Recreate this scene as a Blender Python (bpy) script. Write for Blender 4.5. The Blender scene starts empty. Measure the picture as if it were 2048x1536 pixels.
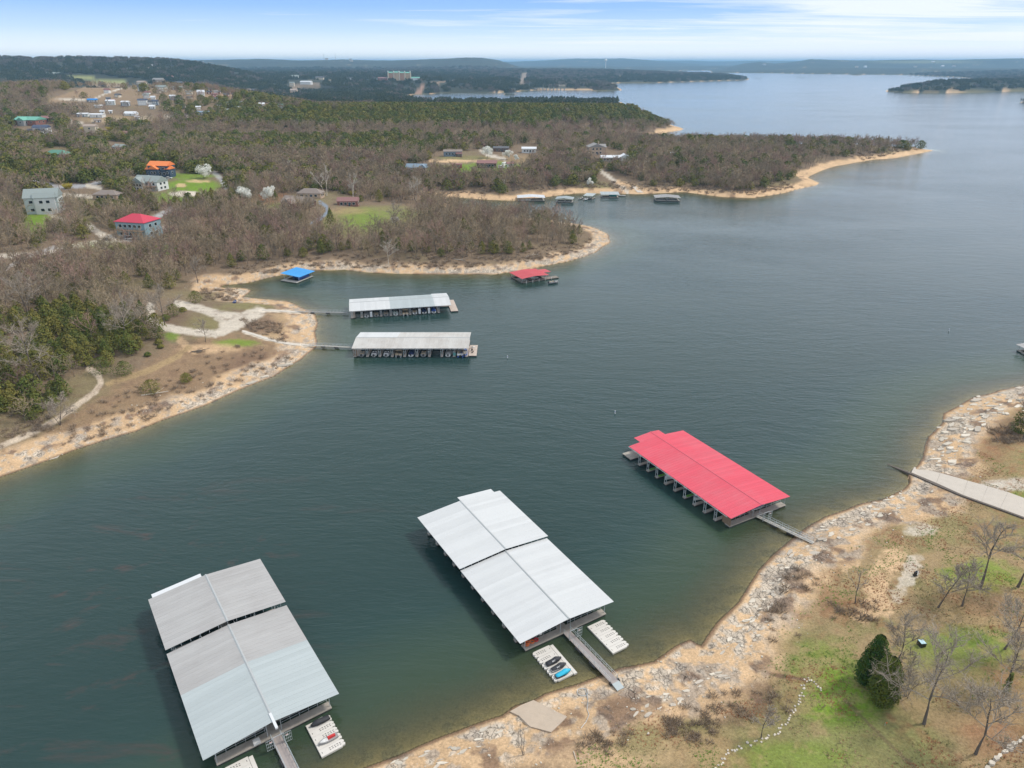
import bpy, math, random
import numpy as np
from mathutils import Vector, Matrix
random.seed(7); RNG = np.random.default_rng(11)
sc = bpy.context.scene
# ------------------------------------------------------------------ camera
F = 1421.0; HOR = 124.0; CH = 100.0            # focal length in px of the 2048 px frame, horizon row, flying height (m)
TH = math.atan((768-HOR)/F); CT, ST = math.cos(TH), math.sin(TH)
cam_d = bpy.data.cameras.new('camera'); cam = bpy.data.objects.new('camera', cam_d); sc.collection.objects.link(cam)
cam.location = (0, 0, CH); cam.rotation_euler = (math.pi/2-TH, 0, 0)
cam_d.sensor_width = 36; cam_d.lens = 36*F/2048; cam_d.clip_start = 1; cam_d.clip_end = 120000
sc.camera = cam
# ------------------------------------------------------------------ light
SUN_EL, SUN_AZ = math.radians(52), math.radians(75)     # azimuth clockwise from +Y
world = bpy.data.worlds.new('World'); sc.world = world; world.use_nodes = True
wt = world.node_tree; wn = wt.nodes; wl = wt.links
for n in list(wn): wn.remove(n)
def N(tree, t, **k):
    n = tree.nodes.new(t)
    for a, b in k.items():
        if a.startswith('i_'):
            key = a[2:]
            n.inputs[int(key) if key.isdigit() else key.replace('_', ' ')].default_value = b
        else: setattr(n, a, b)
    return n
def ramp(tree, stops, interp='LINEAR'):
    r = tree.nodes.new('ShaderNodeValToRGB'); e = r.color_ramp.elements; r.color_ramp.interpolation = interp
    while len(e) < len(stops): e.new(0.5)
    for i, (p, c) in enumerate(stops):
        e[i].position = p; e[i].color = (*c, 1) if len(c) == 3 else c
    return r
def M(tree, op, a=None, b=None, clamp=False):
    n = tree.nodes.new('ShaderNodeMath'); n.operation = op; n.use_clamp = clamp
    for i, x in enumerate((a, b)):
        if x is None: continue
        if isinstance(x, (int, float)): n.inputs[i].default_value = x
        else: tree.links.new(x, n.inputs[i])
    return n.outputs[0]
sky = N(wt, 'ShaderNodeTexSky', sky_type='NISHITA', sun_disc=False, sun_elevation=SUN_EL, sun_rotation=SUN_AZ, altitude=300, air_density=1.0, dust_density=0.8, ozone_density=1.5)
tc = N(wt, 'ShaderNodeTexCoord'); sep = N(wt, 'ShaderNodeSeparateXYZ'); wl.new(tc.outputs['Generated'], sep.inputs[0])
zz = M(wt, 'MAXIMUM', sep.outputs[2], 0.0)
grad = ramp(wt, [(0.0, (8.4, 8.5, 8.4)), (0.014, (7.6, 8.1, 8.5)), (0.036, (4.5, 6.0, 8.3)), (0.062, (2.5, 4.3, 7.7)), (0.088, (1.7, 3.4, 7.1)), (0.13, (6.8, 7.6, 8.3)), (0.4, (6.5, 7.0, 7.4)), (1.0, (4.6, 5.1, 5.9))])
wl.new(zz, grad.inputs[0])
mixs = N(wt, 'ShaderNodeMix', data_type='RGBA'); mixs.inputs['Factor'].default_value = 0.94
wl.new(sky.outputs[0], mixs.inputs['A']); wl.new(grad.outputs[0], mixs.inputs['B'])
# cirrus: noise on a flat layer overhead
zd = M(wt, 'ADD', zz, 0.035)
cx_ = M(wt, 'DIVIDE', sep.outputs[0], zd); cy_ = M(wt, 'DIVIDE', sep.outputs[1], zd)
cmb = N(wt, 'ShaderNodeCombineXYZ'); wl.new(cx_, cmb.inputs[0]); wl.new(cy_, cmb.inputs[1])
mp = N(wt, 'ShaderNodeMapping'); mp.inputs['Rotation'].default_value = (0, 0, 0.12); mp.inputs['Scale'].default_value = (0.20, 0.62, 1); wl.new(cmb.outputs[0], mp.inputs[0])
n1 = N(wt, 'ShaderNodeTexNoise', i_Scale=1.25, i_Detail=10.0, i_Roughness=0.66, i_Distortion=0.7); wl.new(mp.outputs[0], n1.inputs['Vector'])
n2 = N(wt, 'ShaderNodeTexNoise', i_Scale=0.33, i_Detail=3.0); wl.new(cmb.outputs[0], n2.inputs['Vector'])
right = M(wt, 'MULTIPLY', sep.outputs[0], 0.42)
cm = M(wt, 'ADD', M(wt, 'ADD', M(wt, 'MULTIPLY', n1.outputs[0], 1.1), M(wt, 'MULTIPLY', n2.outputs[0], 0.5)), right)
crr = ramp(wt, [(0.0, (0, 0, 0)), (1.0, (1, 1, 1))]); 
cm2 = M(wt, 'MULTIPLY', M(wt, 'SUBTRACT', cm, 0.80), 3.4, clamp=True)
cm3 = M(wt, 'MULTIPLY', cm2, 0.80)
mixc = N(wt, 'ShaderNodeMix', data_type='RGBA'); wl.new(cm3, mixc.inputs['Factor']); wl.new(mixs.outputs['Result'], mixc.inputs['A']); mixc.inputs['B'].default_value = (7.6, 7.8, 8.7, 1)
bg = N(wt, 'ShaderNodeBackground'); bg.inputs[1].default_value = 0.105; wl.new(mixc.outputs['Result'], bg.inputs[0])
wo = N(wt, 'ShaderNodeOutputWorld'); wl.new(bg.outputs[0], wo.inputs[0])
sd = bpy.data.lights.new('sun', 'SUN'); sd.energy = 2.1; sd.angle = math.radians(9); sd.color = (1.0, 0.93, 0.82)
sun = bpy.data.objects.new('sun', sd); sc.collection.objects.link(sun)
sv = Vector((math.cos(SUN_EL)*math.sin(SUN_AZ), math.cos(SUN_EL)*math.cos(SUN_AZ), math.sin(SUN_EL)))
sun.rotation_euler = sv.to_track_quat('Z', 'Y').to_euler(); sun.location = (200, 200, 400)
sc.view_settings.view_transform = 'Standard'; sc.view_settings.look = 'None'; sc.view_settings.exposure = 0.44; sc.view_settings.gamma = 1
sc.view_settings.use_curve_mapping = False
sc.cycles.use_denoising = True; sc.cycles.max_bounces = 6; sc.cycles.transparent_max_bounces = 16; sc.cycles.volume_bounces = 0
sc.cycles.caustics_reflective = False; sc.cycles.caustics_refractive = False; sc.cycles.sample_clamp_indirect = 4

# ------------------------------------------------------------------ projection helpers (photo pixel <-> place)
def unp(u, v, z=0.0):
    dy = F*CT-(v-768)*ST; dz = -(F*ST+(v-768)*CT); t = (z-CH)/dz
    return np.array([t*(u-1024), t*dy])
def proj(x, y, z):
    z = z-CH; zc = np.maximum(y*CT-z*ST, 1.0); yc = y*ST+z*CT
    return 1024+F*x/zc, 768-F*yc/zc
def vnoise(x, y, seed=0):
    xi = np.floor(x); yi = np.floor(y); fx = x-xi; fy = y-yi
    fx = fx*fx*(3-2*fx); fy = fy*fy*(3-2*fy)
    xi = xi.astype(np.int64); yi = yi.astype(np.int64)
    def h(a, b):
        n = (a*374761393+b*668265263+seed*974711+12345) & 0xffffffff
        n = ((n ^ (n >> 13))*1274126177) & 0xffffffff
        return ((n ^ (n >> 16)) & 0xffff)/65535.0
    a = h(xi, yi); b = h(xi+1, yi); c = h(xi, yi+1); d = h(xi+1, yi+1)
    return (a*(1-fx)+b*fx)*(1-fy)+(c*(1-fx)+d*fx)*fy
def fbm(x, y, s, o=4, seed=0, r=0.5):
    t = 0; a = 1.0; n = 0
    for i in range(o):
        t = t+a*vnoise(x/s+i*17.3, y/s-i*9.1, seed+i); n += a; a *= r; s *= 0.5
    return t/n
def sstep(x, a, b):
    t = np.clip((x-a)/(b-a), 0, 1); return t*t*(3-2*t)
# ------------------------------------------------------------------ shorelines, as water-level pixels of the photo
SHORE_L = [(-900,1440),(-300,1072),(0,955),(61,933),(137,905),(191,887),(273,863),(328,840),(410,810),(478,779),(547,752),(598,721),(629,695),(632,680),(629,663),(634,646),(625,625),(605,617),(574,603),(547,600),(485,594),(502,582),(492,577),(441,576),(441,570),(496,565),(547,553),(620,541),(690,540),(786,548),(881,549),(992,548),(1071,536),(1148,519),(1190,505),(1222,485),(1215,468),(1190,455),(1150,447),(1100,440),(1000,432),(920,415),(880,402),(900,394),(978,399),(1033,401),(1088,395),(1154,386),(1281,388),(1365,384),(1439,393),(1505,396),(1571,386),(1633,371),(1638,366),(1615,355),(1668,333),(1699,328),(1743,320),(1791,316),(1866,301),(1835,297),(1700,291),(1500,291),(1300,289),(1235,284),(1286,276),(1308,272),(1340,263),(1369,259),(1360,255),(1330,247),(1290,240),(1240,230),(1236,217),(1247,206),(1240,203),(1200,204),(1100,204),(1000,205),(840,206),(812,197),(820,191),(839,189),(908,186),(990,186),(1027,184),(1078,180),(1181,180),(1188,183),(1243,181),(1243,178),(1222,167),(1239,166),(1300,166),(1373,164),(1464,161),(1497,160),(1499,157),(1446,149.5),(1400,148),(1340,146),(1338,142),(1420,141),(1424,145.5),(1519,146),(1629,148),(1811,150),(1921,155),(1943,157),(1935,164),(1850,173),(1771,181),(1771,184),(1848,186),(1957,185),(2048,182),(2700,182)]
SHORE_R = [(200,1900),(560,1650),(729,1536),(798,1509),(887,1470),(950,1450),(1005,1434),(1032,1413),(1067,1401),(1091,1387),(1130,1376),(1192,1356),(1239,1337),(1309,1325),(1356,1290),(1380,1280),(1403,1294),(1415,1274),(1442,1243),(1481,1204),(1519,1144),(1553,1107),(1588,1074),(1615,1053),(1650,1034),(1687,1021),(1722,1008),(1768,997),(1808,978),(1820,967),(1818,951),(1842,930),(1848,914),(1851,892),(1858,874),(1888,847),(1891,828),(1923,812),(1955,793),(1995,780),(2043,771),(2250,735),(2700,700)]
def topoly(px, extra): return np.array([unp(*p) for p in px]+extra, dtype=float)
PL = topoly(SHORE_L, [(9e4, 5e3), (9e4, 9e4), (-9e4, 9e4), (-9e4, -90)])
PR = topoly(SHORE_R, [(900, 150), (900, -900), (-60, -900), (-60, -40)])
ISL = [topoly([(2032,204),(2060,207),(2110,207),(2140,203),(2060,201)], []), topoly([(1000,187.6),(1020,188.6),(1042,187.6),(1020,186.8)], []), topoly([(1698,149.9),(1715,150.9),(1728,150),(1712,149.4)], [])]
POLYS = [PL, PR]+ISL
def sdist(X, Y):
    X = np.asarray(X, float); Y = np.asarray(Y, float)
    best = np.full(X.shape, 1e18); ins_all = np.zeros(X.shape, bool)
    for P in POLYS:
        ins = np.zeros(X.shape, bool); n = len(P)
        for i in range(n):
            ax, ay = P[i]; bx, by = P[(i+1) % n]; dx = bx-ax; dy = by-ay
            t = np.clip(((X-ax)*dx+(Y-ay)*dy)/(dx*dx+dy*dy+1e-9), 0, 1)
            qx = X-ax-t*dx; qy = Y-ay-t*dy
            np.minimum(best, qx*qx+qy*qy, out=best)
            if ay != by:
                c = (ay > Y) != (by > Y)
                ins ^= c & (X < (bx-ax)*(Y-ay)/(by-ay)+ax)
        ins_all |= ins
    d = np.sqrt(best); d = np.where(ins_all, d, -d)
    R = np.sqrt(X*X+Y*Y)
    amp = np.clip(R/160, 0.9, 14)
    return d+amp*(fbm(X, Y, 9+R/60, 3, 3)-0.5)*1.3
# ridges: (distance, near width, far width, [(pixel column, skyline row)...])
RIDGES = [
 (3300, 900, 1500, [(-900,119),(0,117.5),(120,119),(200,119),(330,121.5),(370,125),(420,134),(480,146),(530,158),(600,176),(700,190),(3000,190)]),
 (3150, 420, 500, [(-900,240),(560,200),(640,172),(720,163),(780,158),(850,157),(900,162),(960,164),(1000,162),(1060,164),(1110,170),(1160,182),(1250,200),(3000,240)]),
 (8200, 1900, 2600, [(-900,121),(300,123),(420,121),(520,119),(600,121.5),(680,119.5),(780,121.5),(860,119),(930,115),(965,116),(1000,121),(1040,134),(1080,146),(1120,155),(1200,160),(3000,160)]),
 (5600, 900, 1300, [(-900,145),(380,140),(500,142),(600,150),(700,153),(1000,152),(1090,147),(1140,150),(1240,152),(1320,153),(1440,156),(1470,160),(3000,175)]),
 (15000, 2600, 4000, [(-900,122),(1000,124),(1080,122),(1150,118),(1240,116.5),(1290,120),(1330,124),(1400,130),(1440,136),(1500,140),(3000,140)]),
 (10500, 1500, 2500, [(-900,150),(1300,150),(1415,144),(1450,136),(1490,127),(1520,124),(1550,127),(1590,123.5),(1620,118.5),(1660,119.5),(1700,121),(1800,120.5),(1900,120),(1960,118),(2048,116.5),(2300,116),(3000,118)]),
 (19000, 3000, 7000, [(-900,122.3),(1200,123.5),(1300,122.5),(1370,121),(1430,123),(1500,122.3),(1560,122.5),(1700,123),(3000,122)]),
]
RA = unp(1820, 945); RB = unp(2110, 1045, 4.2); RD = (RB-RA)/np.hypot(*(RB-RA))
VC_V = np.arange(140., 260., 2.); VC_S = np.array([100./unp(1024, v)[1] for v in VC_V])
HILLS = []   # world X, Y, amp, sx, sy
def hill(u, v, z, amp, sx, sy):
    p = unp(u, v, z); HILLS.append((p[0], p[1], amp, sx, sy))
hill(800, 215, 30, 34, 420, 260); hill(1090, 218, 25, 22, 170, 160); hill(1175, 205, 20, 26, 90, 190)
hill(150, 330, 20, 10, 200, 150); hill(100, 215, 40, 22, 500, 260); hill(330, 195, 40, 20, 300, 200)
hill(1500, 330, 8, 7, 120, 45); hill(2000, 172, 15, 16, 600, 300)
def hfun(X, Y, d=None):
    X = np.asarray(X, float); Y = np.asarray(Y, float)
    if d is None: d = sdist(X, Y)
    R = np.sqrt(X*X+Y*Y)
    rightbank = (X > 12) & (Y < 330)
    A = np.where(rightbank, 10.0, 15.0); L = np.where(rightbank, 62.0, 95.0)
    dp = np.maximum(d, 0)
    h = A*(1-np.exp(-dp/L))
    main = (~rightbank)*sstep(d, 120, 1300)
    h = h+main*26
    inl = sstep(d, 20, 160)
    for hx, hy, a, sx, sy in HILLS:
        h = h+a*np.exp(-((X-hx)/sx)**2-((Y-hy)/sy)**2)*sstep(d, 10, 120)
    h = h+inl*(fbm(X, Y, 170, 4, 21)-0.5)*np.where(R > 600, 9, 4)
    h = h+sstep(d, 3, 30)*(fbm(X, Y, 14, 3, 31)-0.5)*0.9
    # limestone ledges along the near shores
    led = sstep(d, 0.6, 2.0)*(1-sstep(d, 11, 17))*(R < 420)
    st = (h+0.35*fbm(X, Y, 7, 3, 41))/0.5
    fr = st-np.floor(st)
    h = h+led*0.42*(np.floor(st)+sstep(fr, 0.55, 1.0)-st)
    uu = 1024+F*X/np.maximum(Y*CT, 1)
    vc = np.interp(uu, [-500, 400, 520, 620, 1240, 3000], [150, 163, 183, 201, 204, 204]); cap = CH-13-Y*np.interp(vc, VC_V, VC_S)
    h = np.where((Y > 700) & (Y < 2750), np.minimum(h, np.maximum(cap, 3)), h)
    # the boat ramp is graded to an even slope
    rt = (X-RA[0])*RD[0]+(Y-RA[1])*RD[1]; rq = np.abs(-(X-RA[0])*RD[1]+(Y-RA[1])*RD[0])
    rw = (1-sstep(rq, 3.5, 8))*sstep(rt, -3, 1); h = h*(1-rw)+rw*np.clip(.4+rt*.105, .05, 9)
    far = sstep(R, 1700, 2600)
    uu = 1024+F*X/np.maximum(Y*CT, 1)
    for D, wn_, wf, sk in RIDGES:
        hs = np.interp(uu, [s[0] for s in sk], [s[1] for s in sk])
        top = CH+D*(HOR-hs)/F*.83
        top = top+(fbm(X, Y, D/16.0, 5, int(D) % 97, 0.6)-0.5)*D*0.0026
        g = np.exp(-((Y-D)/np.where(Y < D, wn_, wf))**2)
        fine = (fbm(X, Y, D/20.0, 6, 7, 0.62)-0.5)*min(D*0.006, 60)*sstep(g, 0.02, 0.4)*(1.15-g)
        hr = (top+fine)*g
        h = np.maximum(h, hr*sstep(d, 0, 260)*far)
    bed = -0.11*np.maximum(-d, 0)**1.0-0.02*np.maximum(-d, 0)
    bed = bed+(fbm(X, Y, 5, 3, 51)-0.5)*0.25*sstep(-d, 0, 3)
    return np.where(d > 0, np.maximum(h, 0.02), bed)
def ground(u, v):
    z = 5.0
    lo, hi = 0.0, 95.0
    for k in range(40):           # march down the sight line until it meets the ground
        pass
    zs = np.linspace(95, 0, 380); P = np.array([unp(u, v, z) for z in zs])
    hh = hfun(P[:, 0], P[:, 1]); below = np.where(hh >= zs)[0]
    i = below[0] if len(below) else len(zs)-1
    return Vector((P[i, 0], P[i, 1], max(float(hh[i]), 0.0)))

# ------------------------------------------------------------------ materials
def new_mat(name):
    m = bpy.data.materials.new(name); m.use_nodes = True; t = m.node_tree
    b = t.nodes['Principled BSDF']; return m, t, b
def mat(name, col, rough=0.6, metal=0.0, var=0.12, scale=2.0, bump=0.0, rnd=0.0, alpha_tex=None):
    m, t, b = new_mat(name); L = t.links
    geo = N(t, 'ShaderNodeNewGeometry')
    n = N(t, 'ShaderNodeTexNoise', i_Scale=scale, i_Detail=5.0, i_Roughness=0.6); L.new(geo.outputs['Position'], n.inputs['Vector'])
    v = M(t, 'ADD', M(t, 'MULTIPLY', n.outputs[0], 2*var), 1-var)
    if rnd:
        oi = N(t, 'ShaderNodeObjectInfo')
        v = M(t, 'MULTIPLY', v, M(t, 'ADD', M(t, 'MULTIPLY', oi.outputs['Random'], 2*rnd), 1-rnd))
    mx = N(t, 'ShaderNodeVectorMath', operation='SCALE'); mx.inputs[0].default_value = col; L.new(v, mx.inputs['Scale'])
    L.new(mx.outputs[0], b.inputs['Base Color'])
    b.inputs['Roughness'].default_value = rough; b.inputs['Metallic'].default_value = metal
    if bump:
        bp = N(t, 'ShaderNodeBump', i_Strength=0.6, i_Distance=bump); L.new(n.outputs[0], bp.inputs['Height']); L.new(bp.outputs[0], b.inputs['Normal'])
    m.diffuse_color = (*col, 1)
    return m
def ground_mat():
    m, t, b = new_mat('ground_cover'); L = t.links
    a = N(t, 'ShaderNodeAttribute', attribute_name='Col')
    geo = N(t, 'ShaderNodeNewGeometry')
    n = N(t, 'ShaderNodeTexNoise', i_Scale=2.2, i_Detail=9.0, i_Roughness=0.72); L.new(geo.outputs['Position'], n.inputs['Vector'])
    n2 = N(t, 'ShaderNodeTexNoise', i_Scale=0.35, i_Detail=6.0, i_Roughness=0.7); L.new(geo.outputs['Position'], n2.inputs['Vector'])
    v = M(t, 'ADD', M(t, 'ADD', M(t, 'MULTIPLY', n.outputs[0], 1.7), M(t, 'MULTIPLY', n2.outputs[0], 0.7)), -0.2)
    mx = N(t, 'ShaderNodeVectorMath', operation='SCALE'); L.new(a.outputs['Color'], mx.inputs[0]); L.new(v, mx.inputs['Scale'])
    # fractured limestone where the rock mask says so
    wn_ = N(t, 'ShaderNodeTexNoise', i_Scale=0.8, i_Detail=3.0); L.new(geo.outputs['Position'], wn_.inputs['Vector'])
    w2_ = N(t, 'ShaderNodeVectorMath', operation='SCALE'); w2_.inputs['Scale'].default_value = 1.6; L.new(wn_.outputs['Color'], w2_.inputs[0])
    w3_ = N(t, 'ShaderNodeVectorMath', operation='ADD'); L.new(geo.outputs['Position'], w3_.inputs[0]); L.new(w2_.outputs[0], w3_.inputs[1])
    mpv = N(t, 'ShaderNodeMapping'); mpv.inputs['Rotation'].default_value = (0, 0, .7); mpv.inputs['Scale'].default_value = (1.5, .75, 1); L.new(w3_.outputs[0], mpv.inputs[0])
    vo = N(t, 'ShaderNodeTexVoronoi', feature='DISTANCE_TO_EDGE', i_Scale=0.75); L.new(mpv.outputs[0], vo.inputs['Vector'])
    vo2 = N(t, 'ShaderNodeTexVoronoi', i_Scale=0.75); L.new(mpv.outputs[0], vo2.inputs['Vector']); sv_ = N(t, 'ShaderNodeSeparateColor'); L.new(vo2.outputs['Color'], sv_.inputs[0])
    crack = M(t, 'SUBTRACT', 1.0, M(t, 'MULTIPLY', vo.outputs['Distance'], 9.0, clamp=True)); 
    rk = M(t, 'MULTIPLY', a.outputs['Alpha'], M(t, 'ADD', M(t, 'MULTIPLY', crack, .62), M(t, 'MULTIPLY', sv_.outputs[0], .30)))
    sc2 = N(t, 'ShaderNodeVectorMath', operation='SCALE'); L.new(mx.outputs[0], sc2.inputs[0]); L.new(M(t, 'SUBTRACT', 1.08, rk), sc2.inputs['Scale']); mx = sc2
    L.new(mx.outputs[0], b.inputs['Base Color']); b.inputs['Roughness'].default_value = 0.95; b.inputs['Specular IOR Level'].default_value = 0.1
    bp = N(t, 'ShaderNodeBump', i_Strength=0.7, i_Distance=0.25); L.new(n.outputs[0], bp.inputs['Height']); L.new(bp.outputs[0], b.inputs['Normal'])
    return m
def water_mat():
    m = bpy.data.materials.new('lake_water'); m.use_nodes = True; t = m.node_tree; L = t.links
    for n in list(t.nodes): t.nodes.remove(n)
    a = N(t, 'ShaderNodeAttribute', attribute_name='depth')
    geo = N(t, 'ShaderNodeNewGeometry')
    # ripples, long crested, bent by a slow warp
    warp = N(t, 'ShaderNodeTexNoise', i_Scale=0.012, i_Detail=2.0); L.new(geo.outputs['Position'], warp.inputs['Vector'])
    ws = N(t, 'ShaderNodeVectorMath', operation='SCALE'); ws.inputs['Scale'].default_value = 26; L.new(warp.outputs['Color'], ws.inputs[0])
    wa = N(t, 'ShaderNodeVectorMath', operation='ADD'); L.new(geo.outputs['Position'], wa.inputs[0]); L.new(ws.outputs[0], wa.inputs[1])
    def layer(rot, sx, sy, scale, det):
        mpn = N(t, 'ShaderNodeMapping'); mpn.inputs['Rotation'].default_value = (0, 0, rot); mpn.inputs['Scale'].default_value = (sx, sy, 1); L.new(wa.outputs[0], mpn.inputs[0])
        nn = N(t, 'ShaderNodeTexNoise', i_Scale=scale, i_Detail=det, i_Roughness=0.55); L.new(mpn.outputs[0], nn.inputs['Vector']); return nn.outputs[0]
    w1 = layer(0.35, 0.30, 1.0, 0.95, 4.0); w2 = layer(-0.25, 0.5, 1.0, 2.2, 3.0); w3 = layer(0.1, 0.35, 1.0, 0.22, 2.0)
    hsum = M(t, 'ADD', M(t, 'ADD', M(t, 'MULTIPLY', w1, 0.42), M(t, 'MULTIPLY', w2, 0.13)), M(t, 'MULTIPLY', w3, 0.55))
    # wind streaks: some patches are smoother
    streak = N(t, 'ShaderNodeTexNoise', i_Scale=0.006, i_Detail=4.0, i_Roughness=0.6)
    ms = N(t, 'ShaderNodeMapping'); ms.inputs['Scale'].default_value = (0.45, 1.5, 1); ms.inputs['Rotation'].default_value = (0, 0, 0.1); L.new(geo.outputs['Position'], ms.inputs[0]); L.new(ms.outputs[0], streak.inputs['Vector'])
    stv = M(t, 'ADD', M(t, 'MULTIPLY', streak.outputs[0], 2.2), -0.4)
    bp = N(t, 'ShaderNodeBump', i_Distance=1.0); L.new(hsum, bp.inputs['Height']); L.new(M(t, 'MULTIPLY', stv, 0.52), bp.inputs['Strength'])
    dep = a.outputs['Fac']
    al = M(t, 'SUBTRACT', 1.0, M(t, 'POWER', 2.718, M(t, 'MULTIPLY', dep, -1.15)))
    al = M(t, 'MULTIPLY', al, 1.06, clamp=True)
    dr = ramp(t, [(0.0, (0.085, 0.085, 0.045)), (0.3, (0.040, 0.066, 0.040)), (0.75, (0.0190, 0.046, 0.042)), (1.0, (0.0165, 0.0410, 0.0385))])
    L.new(M(t, 'MULTIPLY', dep, 0.2, clamp=True), dr.inputs[0])
    # drifting pollen film
    pm = N(t, 'ShaderNodeMapping'); pm.inputs['Rotation'].default_value = (0, 0, -0.42); pm.inputs['Scale'].default_value = (0.02, 0.16, 1); L.new(wa.outputs[0], pm.inputs[0])
    pn = N(t, 'ShaderNodeTexNoise', i_Scale=1.0, i_Detail=6.0, i_Roughness=0.65); L.new(pm.outputs[0], pn.inputs['Vector'])
    sp = N(t, 'ShaderNodeSeparateXYZ'); L.new(geo.outputs['Position'], sp.inputs[0])
    reg = M(t, 'MULTIPLY', M(t, 'SUBTRACT', -20.0, sp.outputs[0]), 0.03, clamp=True)
    reg2 = M(t, 'MULTIPLY', M(t, 'SUBTRACT', 170.0, sp.outputs[1]), 0.03, clamp=True)
    pf = M(t, 'MULTIPLY', M(t, 'MULTIPLY', M(t, 'MULTIPLY', M(t, 'SUBTRACT', pn.outputs[0], 0.56), 6.0, clamp=True), M(t, 'MULTIPLY', reg, reg2)), 0.9)
    mxp = N(t, 'ShaderNodeMix', data_type='RGBA'); L.new(pf, mxp.inputs['Factor']); L.new(dr.outputs[0], mxp.inputs['A']); mxp.inputs['B'].default_value = (0.06, 0.045, 0.04, 1)
    df = N(t, 'ShaderNodeBsdfDiffuse'); L.new(mxp.outputs['Result'], df.inputs[0]); L.new(bp.outputs[0], df.inputs['Normal'])
    tr = N(t, 'ShaderNodeBsdfTransparent'); tr.inputs[0].default_value = (0.72, 0.78, 0.66, 1)
    m1 = N(t, 'ShaderNodeMixShader'); L.new(al, m1.inputs[0]); L.new(tr.outputs[0], m1.inputs[1]); L.new(df.outputs[0], m1.inputs[2])
    gl = N(t, 'ShaderNodeBsdfGlossy'); gl.inputs['Roughness'].default_value = 0.10; gl.inputs[0].default_value = (1, 1, 1, 1); L.new(bp.outputs[0], gl.inputs['Normal'])
    fr = N(t, 'ShaderNodeFresnel', i_IOR=1.33); L.new(bp.outputs[0], fr.inputs['Normal'])
    m2 = N(t, 'ShaderNodeMixShader'); L.new(M(t, 'MULTIPLY', fr.outputs[0], 1.0), m2.inputs[0]); L.new(m1.outputs[0], m2.inputs[1]); L.new(gl.outputs[0], m2.inputs[2])
    o = N(t, 'ShaderNodeOutputMaterial'); L.new(m2.outputs[0], o.inputs[0])
    return m

def mesh_from(name, verts, faces_flat, loop_tot, smooth=False):
    me = bpy.data.meshes.new(name)
    me.vertices.add(len(verts)); me.vertices.foreach_set('co', np.asarray(verts, np.float32).ravel())
    nl = len(faces_flat); me.loops.add(nl); me.loops.foreach_set('vertex_index', np.asarray(faces_flat, np.int32))
    lt = np.asarray(loop_tot, np.int32); ls = np.concatenate([[0], np.cumsum(lt)[:-1]]).astype(np.int32)
    me.polygons.add(len(lt)); me.polygons.foreach_set('loop_start', ls); me.polygons.foreach_set('loop_total', lt)
    me.polygons.foreach_set('use_smooth', np.full(len(lt), bool(smooth)))
    me.update(calc_edges=True); return me
COL = sc.collection
def link(name, me, parent=None, **props):
    o = bpy.data.objects.new(name, me); COL.objects.link(o)
    if parent is not None: o.parent = parent
    for k, v in props.items(): o[k] = v
    return o
def thing(name, label, cat, loc=(0, 0, 0), rz=0.0, group=None, data=None):
    o = bpy.data.objects.new(name, data); COL.objects.link(o); o.location = loc; o.rotation_euler = (0, 0, rz)
    o['label'] = label; o['category'] = cat
    if group: o['group'] = group
    return o

# ------------------------------------------------------------------ ground painting (soil and plant cover, in photo coordinates)
C_LITTER = (.175, .130, .088); C_TAN = (.31, .225, .12); C_GREEN = (.135, .230, .022); C_DIRT = (.54, .375, .225); C_GRAVEL = (.47, .42, .35)
C_ROCK = (.56, .50, .42); C_BRUSH = (.135, .085, .062); C_ASPH = (.17, .18, .19); C_MEAD = (.22, .22, .085); C_RUST = (.26, .135, .075); C_OLIVE = (.19, .175, .075)
C_FOREST_FAR = (.032, .041, .028)
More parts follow.
